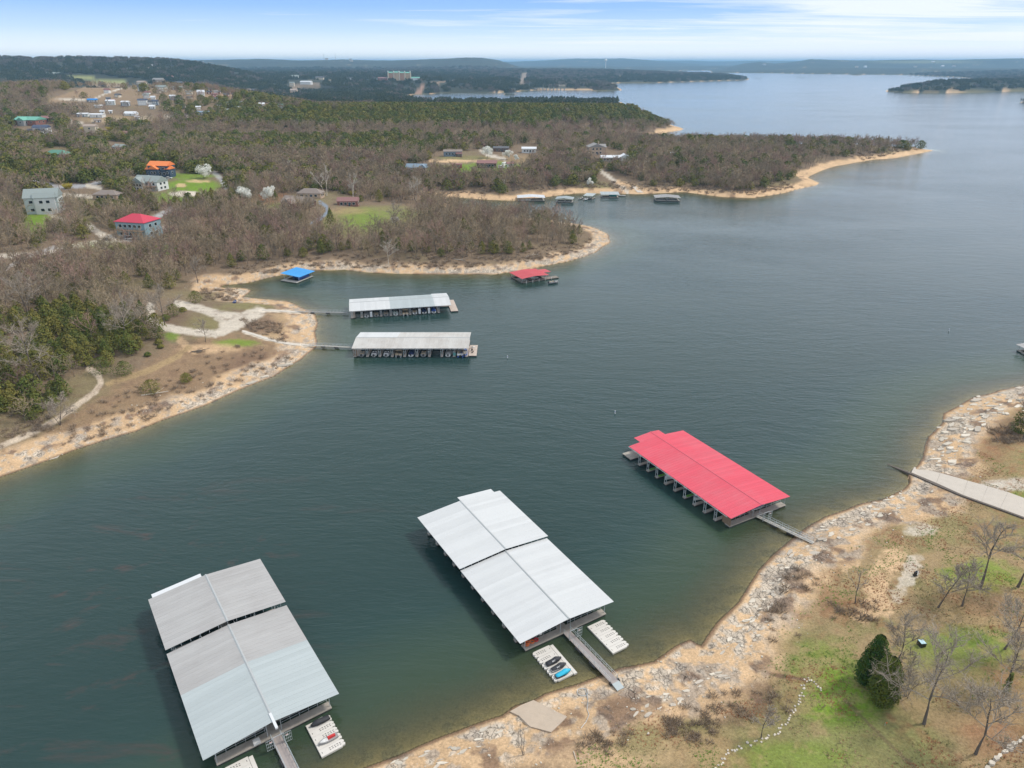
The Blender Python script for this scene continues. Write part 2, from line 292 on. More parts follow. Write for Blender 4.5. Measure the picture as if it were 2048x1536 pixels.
# (kind, coords, feather px, colour, strength, breakup)
PAINT = [
 # right bank
 ('e', (1600,1470,210,120), .6, C_OLIVE, .9, .5), ('e', (1690,1400,95,75), .5, C_GREEN, .9, .4), ('e', (1740,1500,190,60), .5, C_MEAD, .8, .5), ('e', (1580,1515,150,40), .5, C_GREEN, .5, .5),
 ('e', (1920,1300,120,50), .5, C_GREEN, .75, .6), ('e', (1960,1155,90,36), .5, C_GREEN, .75, .7), ('e', (1850,1040,100,40), .6, C_OLIVE, .7, .5), ('e', (1600,1290,90,50), .6, C_OLIVE, .8, .5), ('e', (1640,1330,80,60), .6, C_GREEN, .5, .5),
 ('e', (1960,1210,130,50), .5, C_RUST, .35, .8), ('e', (1990,1400,110,90), .5, C_RUST, .45, .8), ('e', (1900,1360,120,80), .5, C_OLIVE, .5, .7), ('e', (2000,1470,80,60), .5, C_RUST, .5, .6), ('e', (2040,1000,60,30), .5, C_GREEN, .5, .5),
 ('e', (1560,1225,36,34), .5, C_BRUSH, .8, .7), ('e', (1690,1215,60,30), .5, C_RUST, .55, .8), ('e', (1420,1415,150,42), .5, C_BRUSH, .75, .8), ('e', (1500,1380,60,28), .5, C_BRUSH, .8, .6), ('e', (1980,890,60,40), .6, C_RUST, .4, .8), ('e', (2010,850,50,30), .6, C_BRUSH, .5, .7),
 ('l', [(1790,1110),(1765,1150),(1750,1180),(1765,1215),(1730,1225)], 22, C_DIRT, .95, .7), ('l', [(1850,1235),(1950,1240),(2048,1240)], 9, C_TAN, .8, .5), ('l', [(1690,1135),(1710,1125)], 10, C_DIRT, .8, .6),
 ('e', (1610,1140,60,60), .5, C_DIRT, .8, .6), ('e', (1540,1310,40,50), .5, C_DIRT, .7, .6), ('e', (1300,1420,160,40), .5, C_DIRT, .8, .5), ('e', (1150,1500,220,50), .5, C_DIRT, .7, .7), ('e', (1280,1480,60,40), .6, C_OLIVE, .7, .7), ('e', (1400,1500,90,50), .6, C_TAN, .7, .6), ('e', (1380,1450,50,20), .6, C_OLIVE, .8, .6),
 ('e', (1840,1060,40,14), .4, C_ROCK, .7, .8), ('l', [(1830,1120),(1815,1160),(1790,1190)], 14, C_ROCK, .7, .9), ('l', [(1690,1400),(1760,1470),(1830,1536)], 4, C_BRUSH, .6, .7),
 ('l', [(1480,1335),(1560,1352),(1612,1360)], 5, C_BRUSH, .9, .4), ('l', [(1470,1190),(1440,1320),(1330,1360),(1230,1435)], 10, C_ROCK, .5, 1.0), ('l', [(1400,1245),(1412,1275),(1450,1310)], 4, C_BRUSH, .7, .6),
 ('l', [(1965,975),(2048,968),(2150,960)], 13, C_GRAVEL, 1, .1),
 # left bank
 ('p', [(-60,975),(0,915),(120,850),(230,770),(330,700),(420,668),(520,668),(600,700),(560,750),(400,810),(200,885),(0,950)], 30, (.235,.160,.098), .95, .5),
 ('e', (560,655,50,32), .4, C_DIRT, .6, .8), ('e', (520,650,55,22), .5, C_BRUSH, .7, .5), ('e', (510,725,70,25), .5, C_BRUSH, .55, .8), ('e', (400,650,55,28), .6, C_OLIVE, .7, .6), ('e', (350,640,40,25), .5, C_BRUSH, .5, .7),
 ('e', (470,686,50,9), .5, C_GREEN, .8, .4), ('e', (345,672,18,12), .5, C_GREEN, .7, .4), ('e', (210,655,40,14), .5, C_GREEN, .7, .5), ('e', (500,612,70,9), .5, C_OLIVE, .8, .4), ('e', (435,622,40,8), .5, C_OLIVE, .7, .4),
 ('e', (420,697,70,12), .4, C_DIRT, .55, .4), ('l', [(360,680),(380,700),(430,700)], 8, C_DIRT, .5, .4),
 ('l', [(215,768),(300,740),(350,715),(378,695)], 6, C_TAN, .9, .3),
 ('r', [(-60,920),(0,893),(60,868),(110,842),(160,806),(192,782),(203,765),(196,748),(178,738)], 6, (.46,.38,.29), 1, .1),
 ('r', [(300,612),(303,640),(330,655),(380,664),(430,668),(470,655),(512,630)], 8, C_GRAVEL, 1, .1), ('r', [(355,606),(400,618),(440,628),(480,632),(525,622)], 7.5, C_GRAVEL, 1, .1), ('r', [(450,655),(490,638),(515,625)], 13, C_GRAVEL, 1, .1),
 ('l', [(395,614),(430,630),(455,650)], 7, C_GRAVEL, .8, .3),
 ('r', [(486,663),(530,677),(580,688),(622,691)], 3, C_ROCK, 1, .0), ('r', [(520,621),(560,622),(600,625)], 3, C_ROCK, 1, .0),
 # village roads and lawns on the left
 ('r', [(30,342),(70,362),(120,374),(175,371),(225,357),(262,338)], 4, (.30,.30,.31), 1, .1), ('r', [(175,371),(200,376)], 4, C_GRAVEL, 1, .1), ('r', [(0,512),(75,508),(150,492),(215,482),(270,478),(330,455)], 5, C_GRAVEL, 1, .15), ('r', [(175,450),(200,468),(232,480)], 6, C_GRAVEL, 1, .1), ('r', [(0,545),(60,510),(110,495)], 4, (.30,.28,.26), 1, .2),
 ('r', [(428,345),(440,356),(452,374)], 5, (.36,.35,.34), 1, .1), ('r', [(300,440),(330,425),(345,418)], 5, (.38,.38,.38), 1, .1), ('r', [(60,385),(55,400),(75,420),(130,440)], 3, C_GRAVEL, 1, .2), ('r', [(130,390),(200,395)], 4, C_GRAVEL, 1, .2),
 ('e', (385,372,62,16), .4, C_GREEN, .95, .2), ('e', (340,395,60,12), .4, C_GREEN, .8, .3), ('e', (370,352,70,6), .4, C_GREEN, .8, .3), ('e', (240,362,26,14), .5, C_GREEN, .9, .3), ('e', (72,440,30,32), .5, C_GREEN, .95, .3), ('e', (165,420,60,25), .5, C_OLIVE, .8, .4), ('e', (330,500,26,12), .5, C_GREEN, .8, .4), ('e', (200,492,60,10), .5, C_GREEN, .4, .5),
 ('e', (370,388,34,6), .2, C_ROCK, .95, .1), ('e', (362,371,12,4), .2, C_DIRT, .8, .1), ('e', (400,362,30,3), .3, C_DIRT, .8, .1),
 ('p', [(650,425),(700,415),(800,410),(850,425),(830,440),(740,470),(690,475),(640,455)], 10, C_OLIVE, 1, .25), ('e', (725,440,50,26), .5, C_GREEN, .6, .5), ('e', (800,428,50,10), .5, C_GREEN, .35, .5), ('e', (690,422,50,8), .5, C_TAN, .6, .4),
 ('r', [(622,446),(642,437),(655,424),(652,412),(640,404)], 3.2, (.19,.22,.26), 1, .05),
 ('e', (560,412,30,8), .5, C_GREEN, .8, .4), ('e', (540,395,40,16), .5, C_RUST, .7, .5),
 # second peninsula gardens
 ('p', [(850,335),(1000,322),(1060,335),(1030,352),(930,358),(850,350)], 6, C_GREEN, .85, .35), ('e', (930,316,60,6), .4, C_OLIVE, .9, .3), ('e', (1190,372,40,10), .5, C_OLIVE, .8, .4), ('e', (1260,325,60,8), .5, C_OLIVE, .8, .4), ('e', (1060,318,90,10), .5, C_TAN, .5, .4),
 ('r', [(1200,340),(1215,352),(1235,365),(1255,385)], 4, C_GRAVEL, 1, .2), ('r', [(1235,365),(1265,372),(1285,385)], 4, C_DIRT, 1, .2), ('r', [(860,322),(980,322)], 2.5, C_DIRT, 1, .2), ('r', [(960,300),(975,310),(1010,318)], 3, C_GRAVEL, 1, .2),
 # distant slopes
 ('p', [(95,200),(180,170),(215,158),(300,183),(262,172),(215,190),(170,202),(110,207)], 2, (.26,.185,.115), 1, .2), ('p', [(125,152),(160,152),(300,170),(255,168),(150,160)], 1.5, (.27,.28,.11), 1, .2),
 ('p', [(200,192),(265,170),(400,175),(470,195),(430,208),(260,212),(195,205)], 5, (.25,.18,.115), .8, .5), ('r', [(100,200),(190,198),(210,187),(262,171)], 1.6, C_GRAVEL, 1, .1), ('r', [(140,247),(240,238),(370,232),(470,225)], 1.6, C_GRAVEL, .9, .4), ('e', (230,238,90,7), .5, C_TAN, .7, .5),
 ('p', [(400,190),(600,180),(600,192),(420,196)], 3, (.30,.21,.13), .8, .4), ('p', [(580,168),(640,165),(640,178),(590,180)], 3, (.26,.19,.13), .6, .4),
 ('p', [(828,189),(845,168),(850,168),(843,189)], 1.5, (.27,.17,.12), 1, .1), ('p', [(1040,168),(1044,147),(1055,145),(1050,168)], 1.2, (.24,.19,.15), 1, .1), ('p', [(1098,152),(1118,166),(1110,166),(1094,153)], 1.2, (.20,.17,.14), .8, .2), ('r', [(850,167),(915,161)], 1.3, (.27,.19,.13), .9, .2),
 ('p', [(905,187),(990,184),(995,188),(905,190)], 1.5, (.50,.34,.24), 1, .1), ('e', (1130,146,90,2.2), .5, C_TAN, .6, .5), ('e', (1220,152,60,2), .5, C_TAN, .6, .5), ('e', (1850,124,120,3), .5, C_MEAD, .6, .5), ('e', (1120,168,20,4), .4, C_ROCK, .5, .3),
]
def seg_px(u, v, pts):
    best = np.full(u.shape, 1e9)
    for (ax, ay), (bx, by) in zip(pts[:-1], pts[1:]):
        dx, dy = bx-ax, by-ay; t = np.clip(((u-ax)*dx+(v-ay)*dy)/(dx*dx+dy*dy+1e-9), 0, 1)
        best = np.minimum(best, np.hypot(u-ax-t*dx, (v-ay-t*dy)))
    return best
def paint_mask(it, u, v, nz):
    kind, co, fe, col, stg, brk = it
    if kind == 'e':
        q = np.sqrt(((u-co[0])/co[2])**2+((v-co[1])/co[3])**2)+(nz-0.5)*brk*1.6
        return (1-sstep(q, 1-fe, 1+fe*0.4))*stg
    if kind in 'lr':
        q = seg_px(u, v, co)
        w = fe if kind == 'r' else fe
        return (1-sstep(q+(nz-0.5)*(brk+.3)*w*2.2, w*0.6, w*1.25))*stg
    ins = np.zeros(u.shape, bool); n = len(co); q = seg_px(u, v, list(co)+[co[0]])
    for i in range(n):
        ax, ay = co[i]; bx, by = co[(i+1) % n]
        if ay != by: ins ^= ((ay > v) != (by > v)) & (u < (bx-ax)*(v-ay)/(by-ay)+ax)
    s = np.where(ins, q, -q)+(nz-0.5)*brk*fe*3
    return sstep(s, -fe*0.5, fe*0.5)*stg
def bounds(it):
    kind, co, fe = it[:3]
    if kind == 'e': return co[0]-co[2]*2, co[0]+co[2]*2, co[1]-co[3]*2, co[1]+co[3]*2
    xs = [p[0] for p in co]; ys = [p[1] for p in co]; k = fe*3
    return min(xs)-k, max(xs)+k, min(ys)-k, max(ys)+k

def build_land():
    uc = np.concatenate([np.arange(-1500, -160, 45.), np.arange(-160, 2210, 2.4), np.arange(2210, 3600, 45.)])
    Yr = [-260., -150., -80., -30., 0., 20., 35., 47.]; v = 1760.
    rows = []
    while v > 130:
        rows.append(float(unp(1024, v)[1])); v -= 2.4
    Y = Yr+[r for r in rows if r < 3000]
    while Y[-1] < 42000: Y.append(Y[-1]*1.016)
    Y = np.array(Y); t = np.maximum((Y*CT+CH*ST)/F, 0.055)
    X = t[:, None]*(uc[None, :]-1024); YY = np.repeat(Y[:, None], len(uc), 1)
    nr, nc = X.shape
    d = sdist(X, YY); h = hfun(X, YY, d)
    u, vv = proj(X, YY, h)
    R = np.hypot(X, YY)
    # ---- colour
    n_a = fbm(X, YY, 12, 4, 61); n_b = fbm(X, YY, 45, 4, 71); n_f = fbm(X, YY, 1.6, 3, 81); n_far = fbm(X, YY, 160, 5, 91, .6); n_g = fbm(X, YY, 3.5, 4, 95, .7)
    def lerp(c, col, m): return c+(np.array(col, np.float32)-c)*m[..., None]
    col = np.zeros((nr, nc, 3), np.float32)+np.array(C_LITTER, np.float32)
    right = (X > 12) & (YY < 330)
    col = lerp(col, C_TAN, right*0.8); col = lerp(col, C_OLIVE, right*sstep(n_a, .42, .6)*0.75*sstep(d, 12, 24)); col = lerp(col, C_GREEN, right*sstep(n_b, .5, .68)*0.55*sstep(d, 18, 34))
    col = lerp(col, C_RUST, right*sstep(n_f*.5+n_a*.5, .55, .66)*0.5)
    col = lerp(col, C_OLIVE, (~right)*sstep(n_b, .5, .75)*0.4)
    farm = sstep(R, 1500, 2600)
    col = lerp(col, C_FOREST_FAR, farm*0.92); col = col*(1+farm[..., None]*((n_far-0.5)*1.3)[..., None]*0.8)
    col = lerp(col, C_TAN, farm*sstep(n_far, .70, .80)*.6)
    for it in PAINT:
        x0, x1, y0, y1 = bounds(it)
        k = (u > x0) & (u < x1) & (vv > y0) & (vv < y1)
        if not k.any(): continue
        m = paint_mask(it, u[k], vv[k], (n_a*.35+n_f*.65)[k])*(1 if it[0] == 'r' else (.55+.9*n_g[k]).clip(0, 1)); sub = col[k]; col[k] = sub+(np.array(it[3], np.float32)-sub)*m[:, None]
    fleck = sstep(fbm(X, YY, .9, 2, 96), .60, .74)*(R < 400)*right; col = lerp(col, C_RUST, fleck*.5*sstep(n_b, .35, .6)); col = lerp(col, C_TAN, sstep(n_g, .5, .72)*right*.55)
    dk = sstep(n_g, .58, .7)*(~right)*(R < 900); col = lerp(col, C_BRUSH, dk*.35)
    # ---- shore band: bare earth and limestone below the high-water line
    bw = np.where(right, 13.0, np.where(R < 330, 11.0, 10+R*0.006))
    bw = np.where((R > 2000), 7, bw)
    q = d/bw+(n_a-0.5)*0.9
    shore = 1-sstep(q, 0.75, 1.15)
    keep = np.zeros_like(d)
    for it in PAINT:
        if it[0] == 'r' and vv[0, 0] > 0:
            x0, x1, y0, y1 = bounds(it); k = (u > x0) & (u < x1) & (vv > y0) & (vv < y1)
            if k.any(): keep[k] = np.maximum(keep[k], paint_mask(it, u[k], vv[k], n_a[k]))
    sh = shore*(1-keep)
    dirt = np.array(C_DIRT, np.float32)*(0.72+0.5*n_a[..., None]); col = col+(dirt-col)*sh[..., None]
    pale = sstep(n_f*.5+n_a*.5, .45, .56)*sstep(d, 0.3, 1.5)*(1-sstep(q, .55, 1.05))*(R < 520)*(1-keep)
    col = lerp(col, C_ROCK, pale*0.8)
    grey = sstep(fbm(X, YY, 3.0, 4, 101), .55, .66)*sh*(R < 520); col = lerp(col, (.36, .31, .26), grey*.7)
    brn = sstep(fbm(X, YY, 4.5, 4, 111), .57, .68)*sh*sstep(d, 3, 7)*(R < 800); col = lerp(col, C_BRUSH, brn*.75)
    rockm = np.maximum(pale, grey*.5)*1.0
    wet = (1-sstep(d, 0.1, 1.1+.8*(n_f-.5)))*(d > -0.3)*(R < 700); col = lerp(col, (.13, .080, .050), wet*.85)
    bed = sstep(-d, 0, 1.0); col = lerp(col, (.36, .27, .16), bed*.7); col = lerp(col, (.17, .15, .075), sstep(-d, 3, 14))
    # ---- faces
    idx = np.arange(nr*nc).reshape(nr, nc)
    qd = np.stack([idx[:-1, :-1], idx[:-1, 1:], idx[1:, 1:], idx[1:, :-1]], -1).reshape(-1, 4)
    fmax = np.maximum.reduce([h[:-1, :-1], h[:-1, 1:], h[1:, 1:], h[1:, :-1]]).ravel()
    fd = d[:-1, :-1].ravel(); fk = keep[:-1, :-1].ravel(); fs = shore[:-1, :-1].ravel(); fR = R[:-1, :-1].ravel(); fr = right[:-1, :-1].ravel(); fX = X[:-1, :-1].ravel()
    global HMAX; HMAX = float(h.max()); print('highest ground', HMAX)
    cls = np.full(len(qd), 'wooded_ground', dtype=object)
    cls[fR > 2400] = 'hills'; cls[fr] = 'grassy_bank'
    cls[(fs > .5)] = 'rocky_shore'; cls[(fd < 0)] = 'lake_bed'; cls[(fk > .5)] = 'gravel_road'
    ok = fmax > -4.3
    gm = ground_mat(); co = np.stack([X, YY, h], -1).reshape(-1, 3); cc = np.concatenate([col.reshape(-1, 3), rockm.reshape(-1, 1).astype(np.float32)], 1)
    for name in ('wooded_ground', 'hills', 'grassy_bank', 'rocky_shore', 'lake_bed', 'gravel_road'):
        f = qd[(cls == name) & ok]
        if not len(f): continue
        used, inv = np.unique(f.ravel(), return_inverse=True)
        me = mesh_from(name, co[used], inv.ravel(), np.full(len(f), 4), True)
        ca = me.color_attributes.new('Col', 'FLOAT_COLOR', 'POINT'); ca.data.foreach_set('color', cc[used].astype(np.float32).ravel())
        me.materials.append(gm); link(name, me, kind='structure')
    # ---- water surface
    rs = list(range(0, nr, 2)); cs = list(range(0, nc, 2))
    hw = h[np.ix_(rs, cs)]; Xw = X[np.ix_(rs, cs)]; Yw = YY[np.ix_(rs, cs)]; n2r, n2c = hw.shape
    idx = np.arange(n2r*n2c).reshape(n2r, n2c)
    qd = np.stack([idx[:-1, :-1], idx[:-1, 1:], idx[1:, 1:], idx[1:, :-1]], -1).reshape(-1, 4)
    fmin = np.minimum.reduce([hw[:-1, :-1], hw[:-1, 1:], hw[1:, 1:], hw[1:, :-1]]).ravel()
    f = qd[fmin < 0.05]; used, inv = np.unique(f.ravel(), return_inverse=True)
    me = mesh_from('lake_water', np.stack([Xw, Yw, np.zeros_like(Xw)], -1).reshape(-1, 3)[used], inv.ravel(), np.full(len(f), 4), True)
    at = me.attributes.new('depth', 'FLOAT', 'POINT'); at.data.foreach_set('value', np.maximum(-hw.ravel()[used], 0).astype(np.float32))
    me.materials.append(water_mat()); link('lake_water', me, kind='structure')
build_land()
def haze():
    me = bpy.data.meshes.new('haze'); a, z0, z1 = 46000., -24., HMAX+22
    v = [(x, y, z) for z in (z0, z1) for y in (-2000., a) for x in (-a, a)]
    me.from_pydata(v, [], [(0, 2, 3, 1), (4, 5, 7, 6), (0, 1, 5, 4), (1, 3, 7, 5), (3, 2, 6, 7), (2, 0, 4, 6)])
    m = bpy.data.materials.new('haze'); m.use_nodes = True; t = m.node_tree
    for n in list(t.nodes): t.nodes.remove(n)
    o = N(t, 'ShaderNodeOutputMaterial'); pv = N(t, 'ShaderNodeVolumePrincipled'); pv.inputs['Color'].default_value = (.38, .69, 1.0, 1); pv.inputs['Density'].default_value = 7.0e-5; pv.inputs['Anisotropy'].default_value = 0.1
    t.links.new(pv.outputs[0], o.inputs['Volume']); me.materials.append(m); link('haze', me, kind='stuff')
haze()
# ------------------------------------------------------------------ shapes
class MB:
    def __init__(s): s.v = []; s.f = []
    def box(s, c, sz, rz=0.0):
        x, y, z = (q/2 for q in sz); cr, sr = math.cos(rz), math.sin(rz); n = len(s.v)
        for dz in (-z, z):
            for dx, dy in ((-x, -y), (x, -y), (x, y), (-x, y)):
                s.v.append((c[0]+dx*cr-dy*sr, c[1]+dx*sr+dy*cr, c[2]+dz))
        s.f += [(n, n+3, n+2, n+1), (n+4, n+5, n+6, n+7)]+[(n+i, n+(i+1) % 4, n+4+(i+1) % 4, n+4+i) for i in range(4)]; return s
    def beam(s, p, q, w, h=None, k=4, taper=1.0):
        p = Vector(p); q = Vector(q); h = h or w; d = (q-p).normalized()
        a = d.cross(Vector((0, 0, 1))) if abs(d.z) < .95 else d.cross(Vector((1, 0, 0)))
        a.normalize(); b = a.cross(d); n = len(s.v); off = math.pi/4 if k == 4 else 0; r = 0.7071 if k == 4 else .5
        for e, tp in ((p, 1.0), (q, taper)):
            for i in range(k):
                t = off+2*math.pi*i/k; s.v.append(tuple(e+a*(math.cos(t)*w*r*tp)+b*(math.sin(t)*h*r*tp)))
        s.f += [(n+i, n+(i+1) % k, n+k+(i+1) % k, n+k+i) for i in range(k)]; s.f.append(tuple(n+k-1-i for i in range(k))); s.f.append(tuple(n+k+i for i in range(k))); return s
    def prism(s, poly, z0, z1):
        n = len(s.v); k = len(poly)
        for z in (z0, z1): s.v += [(p[0], p[1], z) for p in poly]
        s.f += [(n+i, n+(i+1) % k, n+k+(i+1) % k, n+k+i) for i in range(k)]; s.f += [tuple(n+k-1-i for i in range(k)), tuple(n+k+i for i in range(k))]; return s
    def solid(s, lo, hi):
        n = len(s.v); k = len(lo); s.v += list(lo)+list(hi)
        s.f += [(n+i, n+(i+1) % k, n+k+(i+1) % k, n+k+i) for i in range(k)]; s.f += [tuple(n+k-1-i for i in range(k)), tuple(n+k+i for i in range(k))]; return s
    def loft(s, rings, cap=True):
        n = len(s.v); k = len(rings[0])
        for r in rings: s.v += [tuple(p) for p in r]
        for j in range(len(rings)-1):
            s.f += [(n+j*k+i, n+j*k+(i+1) % k, n+(j+1)*k+(i+1) % k, n+(j+1)*k+i) for i in range(k)]
        if cap: m = n+(len(rings)-1)*k; s.f += [tuple(n+k-1-i for i in range(k)), tuple(m+i for i in range(k))]
        return s
    def quad(s, a, b, c, d): n = len(s.v); s.v += [tuple(a), tuple(b), tuple(c), tuple(d)]; s.f.append((n, n+1, n+2, n+3)); return s
    def tri(s, a, b, c): n = len(s.v); s.v += [tuple(a), tuple(b), tuple(c)]; s.f.append((n, n+1, n+2)); return s
    def me(s, name, m=None, smooth=False):
        me = mesh_from(name, s.v, [i for f in s.f for i in f], [len(f) for f in s.f], smooth)
        if m: me.materials.append(m)
        return me
    def build(s, name, m=None, parent=None, smooth=False, **p): return link(name, s.me(name, m, smooth), parent, **p)

# ------------------------------------------------------------------ trees
FARTWIG = mat('far_bare_crowns', (.125, .108, .078), .9, var=.3, scale=.05, rnd=.3)
BARK = mat('bark', (.145, .12, .095), .9, var=.3, scale=1.5, rnd=.25)
TWIG = None
TWIG_RED = mat('budding_twigs', (.29, .19, .15), .9, var=.2, scale=.4, rnd=.3)
PALE = mat('pale_bark', (.50, .45, .38), .85, var=.15, scale=1.0, rnd=.15)
BLOSSOM = mat('white_blossom', (.78, .78, .72), .8, var=.1, scale=1.0)
def cedar_mat(name, a, b_):
    m, t, b = new_mat(name); L = t.links
    oi = N(t, 'ShaderNodeObjectInfo'); geo = N(t, 'ShaderNodeNewGeometry')
    n = N(t, 'ShaderNodeTexNoise', i_Scale=0.9, i_Detail=4.0); L.new(geo.outputs['Position'], n.inputs['Vector'])
    mx = N(t, 'ShaderNodeMix', data_type='RGBA'); mx.inputs['A'].default_value = (*a, 1); mx.inputs['B'].default_value = (*b_, 1)
    L.new(M(t, 'ADD', M(t, 'MULTIPLY', oi.outputs['Random'], 0.7), M(t, 'MULTIPLY', M(t, 'SUBTRACT', n.outputs[0], 0.5), 1.6), clamp=True), mx.inputs['Factor'])
    L.new(mx.outputs['Result'], b.inputs['Base Color']); b.inputs['Roughness'].default_value = .85; b.inputs['Specular IOR Level'].default_value = .2
    return m
FARCEDAR = cedar_mat('far_evergreen_crowns', (.040, .055, .020), (.085, .090, .032))
TWIG = cedar_mat('bare_twigs', (.24, .20, .148), (.46, .355, .225))
CEDAR = cedar_mat('cedar_foliage', (.085, .112, .024), (.215, .180, .045))
YELLOW = mat('yellow_bloom', (.45, .38, .05), .8, var=.2)

def branch(mb, p, d, L, r, k, rng, wob=.16, seg=3):
    pts = [Vector(p)]; d = Vector(d).normalized()
    for i in range(seg):
        d = (d+Vector((rng.gauss(0, wob), rng.gauss(0, wob), rng.gauss(0, wob)*.6+.05))).normalized(); pts.append(pts[-1]+d*(L/seg))
    n = len(mb.v)
    a = d.cross(Vector((0, 0, 1)));  a = a.normalized() if a.length > .1 else Vector((1, 0, 0)); b = a.cross(d)
    for i, q in enumerate(pts):
        rr = r*(1-.72*i/seg)
        for j in range(k):
            t = 2*math.pi*j/k; mb.v.append(tuple(q+a*(math.cos(t)*rr)+b*(math.sin(t)*rr)))
    for i in range(seg):
        mb.f += [(n+i*k+j, n+i*k+(j+1) % k, n+(i+1)*k+(j+1) % k, n+(i+1)*k+j) for j in range(k)]
    return pts, d
def bare_tree(seed, H=12.0, spread=1.0, limbs=7, sub=5, twigs=6, tw=.045, detail=1, up=.55, trunk_h=.32, multi=1):
    """returns trunk and crown builders of one leafless broadleaf tree"""
    rng = random.Random(seed); tr = MB(); cr = MB()
    for mt in range(multi):
        lean = Vector((rng.gauss(0, .04 if multi == 1 else .28), rng.gauss(0, .06 if multi == 1 else .28), 1))
        r0 = H*.0150/(multi**.4)
        pts, d = branch(tr, (rng.gauss(0, .1)*(multi > 1), rng.gauss(0, .1)*(multi > 1), -.4), lean, H*trunk_h+.4, r0*1.25, 6, rng, .06, 3)
        top = pts[-1]
        pts2, d2 = branch(tr, top, lean, H*(.82-trunk_h), r0*.75, 5, rng, .09, 4)
        nl = max(3, limbs//multi)
        starts = [top.lerp(pts2[-1], t) for t in [((i+.2)/nl)**1.15 for i in range(nl)]]
        a0 = rng.random()*6.28
        for i, s in enumerate(starts):
            az = a0+i*2.4+rng.gauss(0, .3); f = 1-i/nl*.55
            L = H*.36*spread*f*rng.uniform(.8, 1.15)
            dr = Vector((math.cos(az), math.sin(az), up+rng.uniform(-.1, .5)+i/nl*.6))
            lp, ld = branch(cr, s, dr, L, r0*.42*f+.02, 4 if detail else 3, rng, .17, 3 if detail else 2)
            for j in range(sub):
                t = .25+.75*(j+rng.random())/sub; k = min(int(t*(len(lp)-1)), len(lp)-2); q = lp[k].lerp(lp[k+1], t*(len(lp)-1)-k)
                sd_ = (ld+Vector((rng.gauss(0, .7), rng.gauss(0, .7), rng.gauss(.15, .45)))).normalized()
                sL = L*rng.uniform(.3, .6)
                sp_, sdd = branch(cr, q, sd_, sL, .05*H/12+.012, 3, rng, .2, 2)
                for w in range(twigs):
                    tt = rng.uniform(.1, 1); kk = min(int(tt*2), 1); qq = sp_[kk].lerp(sp_[kk+1], tt*2-kk)
                    td = (sdd+Vector((rng.gauss(0, .75), rng.gauss(0, .75), rng.gauss(.2, .5)))).normalized(); tl = sL*rng.uniform(.3, .75)
                    sdv = td.cross(Vector((rng.gauss(0, 1), rng.gauss(0, 1), rng.gauss(0, 1))))
                    if sdv.length < .01: continue
                    sdv.normalize(); cr.tri(qq-sdv*tw, qq+sdv*tw, qq+td*tl)
                    if detail > 1:
                        for _ in range(3):
                            u = rng.uniform(.2, .9); q3 = qq+td*tl*u; t3 = (td+Vector((rng.gauss(0, .8), rng.gauss(0, .8), rng.gauss(.1, .6)))).normalized()
                            s3 = t3.cross(Vector((rng.gauss(0, 1), rng.gauss(0, 1), 1))).normalized(); cr.tri(q3-s3*tw*.6, q3+s3*tw*.6, q3+t3*tl*.5)
    return tr, cr
def cedar(seed, H=7.0, W=3.2, n=520, leaf=.42, cone=.75):
    rng = random.Random(seed); tr = MB(); cr = MB()
    tr.beam((0, 0, -.3), (0, 0, H*.8), .28, k=5, taper=.3)
    lobes = [(rng.uniform(0, 6.28), rng.uniform(.12, .75), rng.uniform(.75, 1.15)) for _ in range(16)]
    for i in range(n):
        z = rng.random()**.85; az = rng.random()*6.28
        prof = min(1.0, (z/.16))**.6*(1-z)**cone*W/2*1.25
        bump = 1+.28*max([math.cos(az-a)*.5+.5-abs(z-zz)*3.2 for a, zz, _ in lobes])
        r = prof*bump*(rng.random()**.35); zc = .25+z*(H-.3)
        c = Vector((math.cos(az)*r, math.sin(az)*r, zc)); out = Vector((math.cos(az), math.sin(az), .7)).normalized()
        s = leaf*rng.uniform(.6, 1.3)
        a = out.cross(Vector((rng.gauss(0, 1), rng.gauss(0, 1), rng.gauss(0, 1)))); a.normalize(); b = (a.cross(out)+out*rng.uniform(.2, .9)).normalized()
        cr.quad(c-a*s*.5, c+b*s*.45-a*s*.1, c+a*s*.5+b*s*.2, c-b*s*.35)
    return tr, cr
def blossom_tree(seed, H=8, W=6.5, n=2600):
    rng = random.Random(seed); tr, c0 = bare_tree(seed, H, .8, 6, 3, 2, up=.9)
    cr = MB(); cl = [(rng.gauss(0, W*.2), rng.gauss(0, W*.2), rng.uniform(.35, .92)*H, rng.uniform(.14, .24)*W) for _ in range(15)]
    for i in range(n):
        x, y, z, r = rng.choice(cl); d = Vector((rng.gauss(0, 1), rng.gauss(0, 1), rng.gauss(0, 1))).normalized()*r*rng.random()**.3; c = Vector((x, y, z))+d
        s = rng.uniform(.2, .42); a = Vector((rng.gauss(0, 1), rng.gauss(0, 1), rng.gauss(0, 1))).normalized(); b = a.cross(d).normalized() if d.length > .01 else Vector((0, 0, 1))
        cr.quad(c-a*s, c-b*s*.6, c+a*s, c+b*s*.6)
    return tr, c0, cr
def shrub(seed, H=1.8, W=2.6, n=90, tw=.03):
    rng = random.Random(seed); cr = MB()
    for i in range(n):
        az = rng.random()*6.28; p = Vector((math.cos(az), math.sin(az), 0))*rng.random()*W*.3; d = Vector((math.cos(az)*.6, math.sin(az)*.6, rng.uniform(.5, 1.4))).normalized()
        L = H*rng.uniform(.5, 1.1); s = d.cross(Vector((rng.gauss(0, 1), rng.gauss(0, 1), .2))).normalized(); cr.tri(p-s*tw, p+s*tw, p+d*L)
        for k in range(2):
            q = p+d*L*rng.uniform(.3, .8); e = (d+Vector((rng.gauss(0, .7), rng.gauss(0, .7), rng.gauss(0, .4)))).normalized(); cr.tri(q-s*tw*.7, q+s*tw*.7, q+e*L*.45)
    return cr
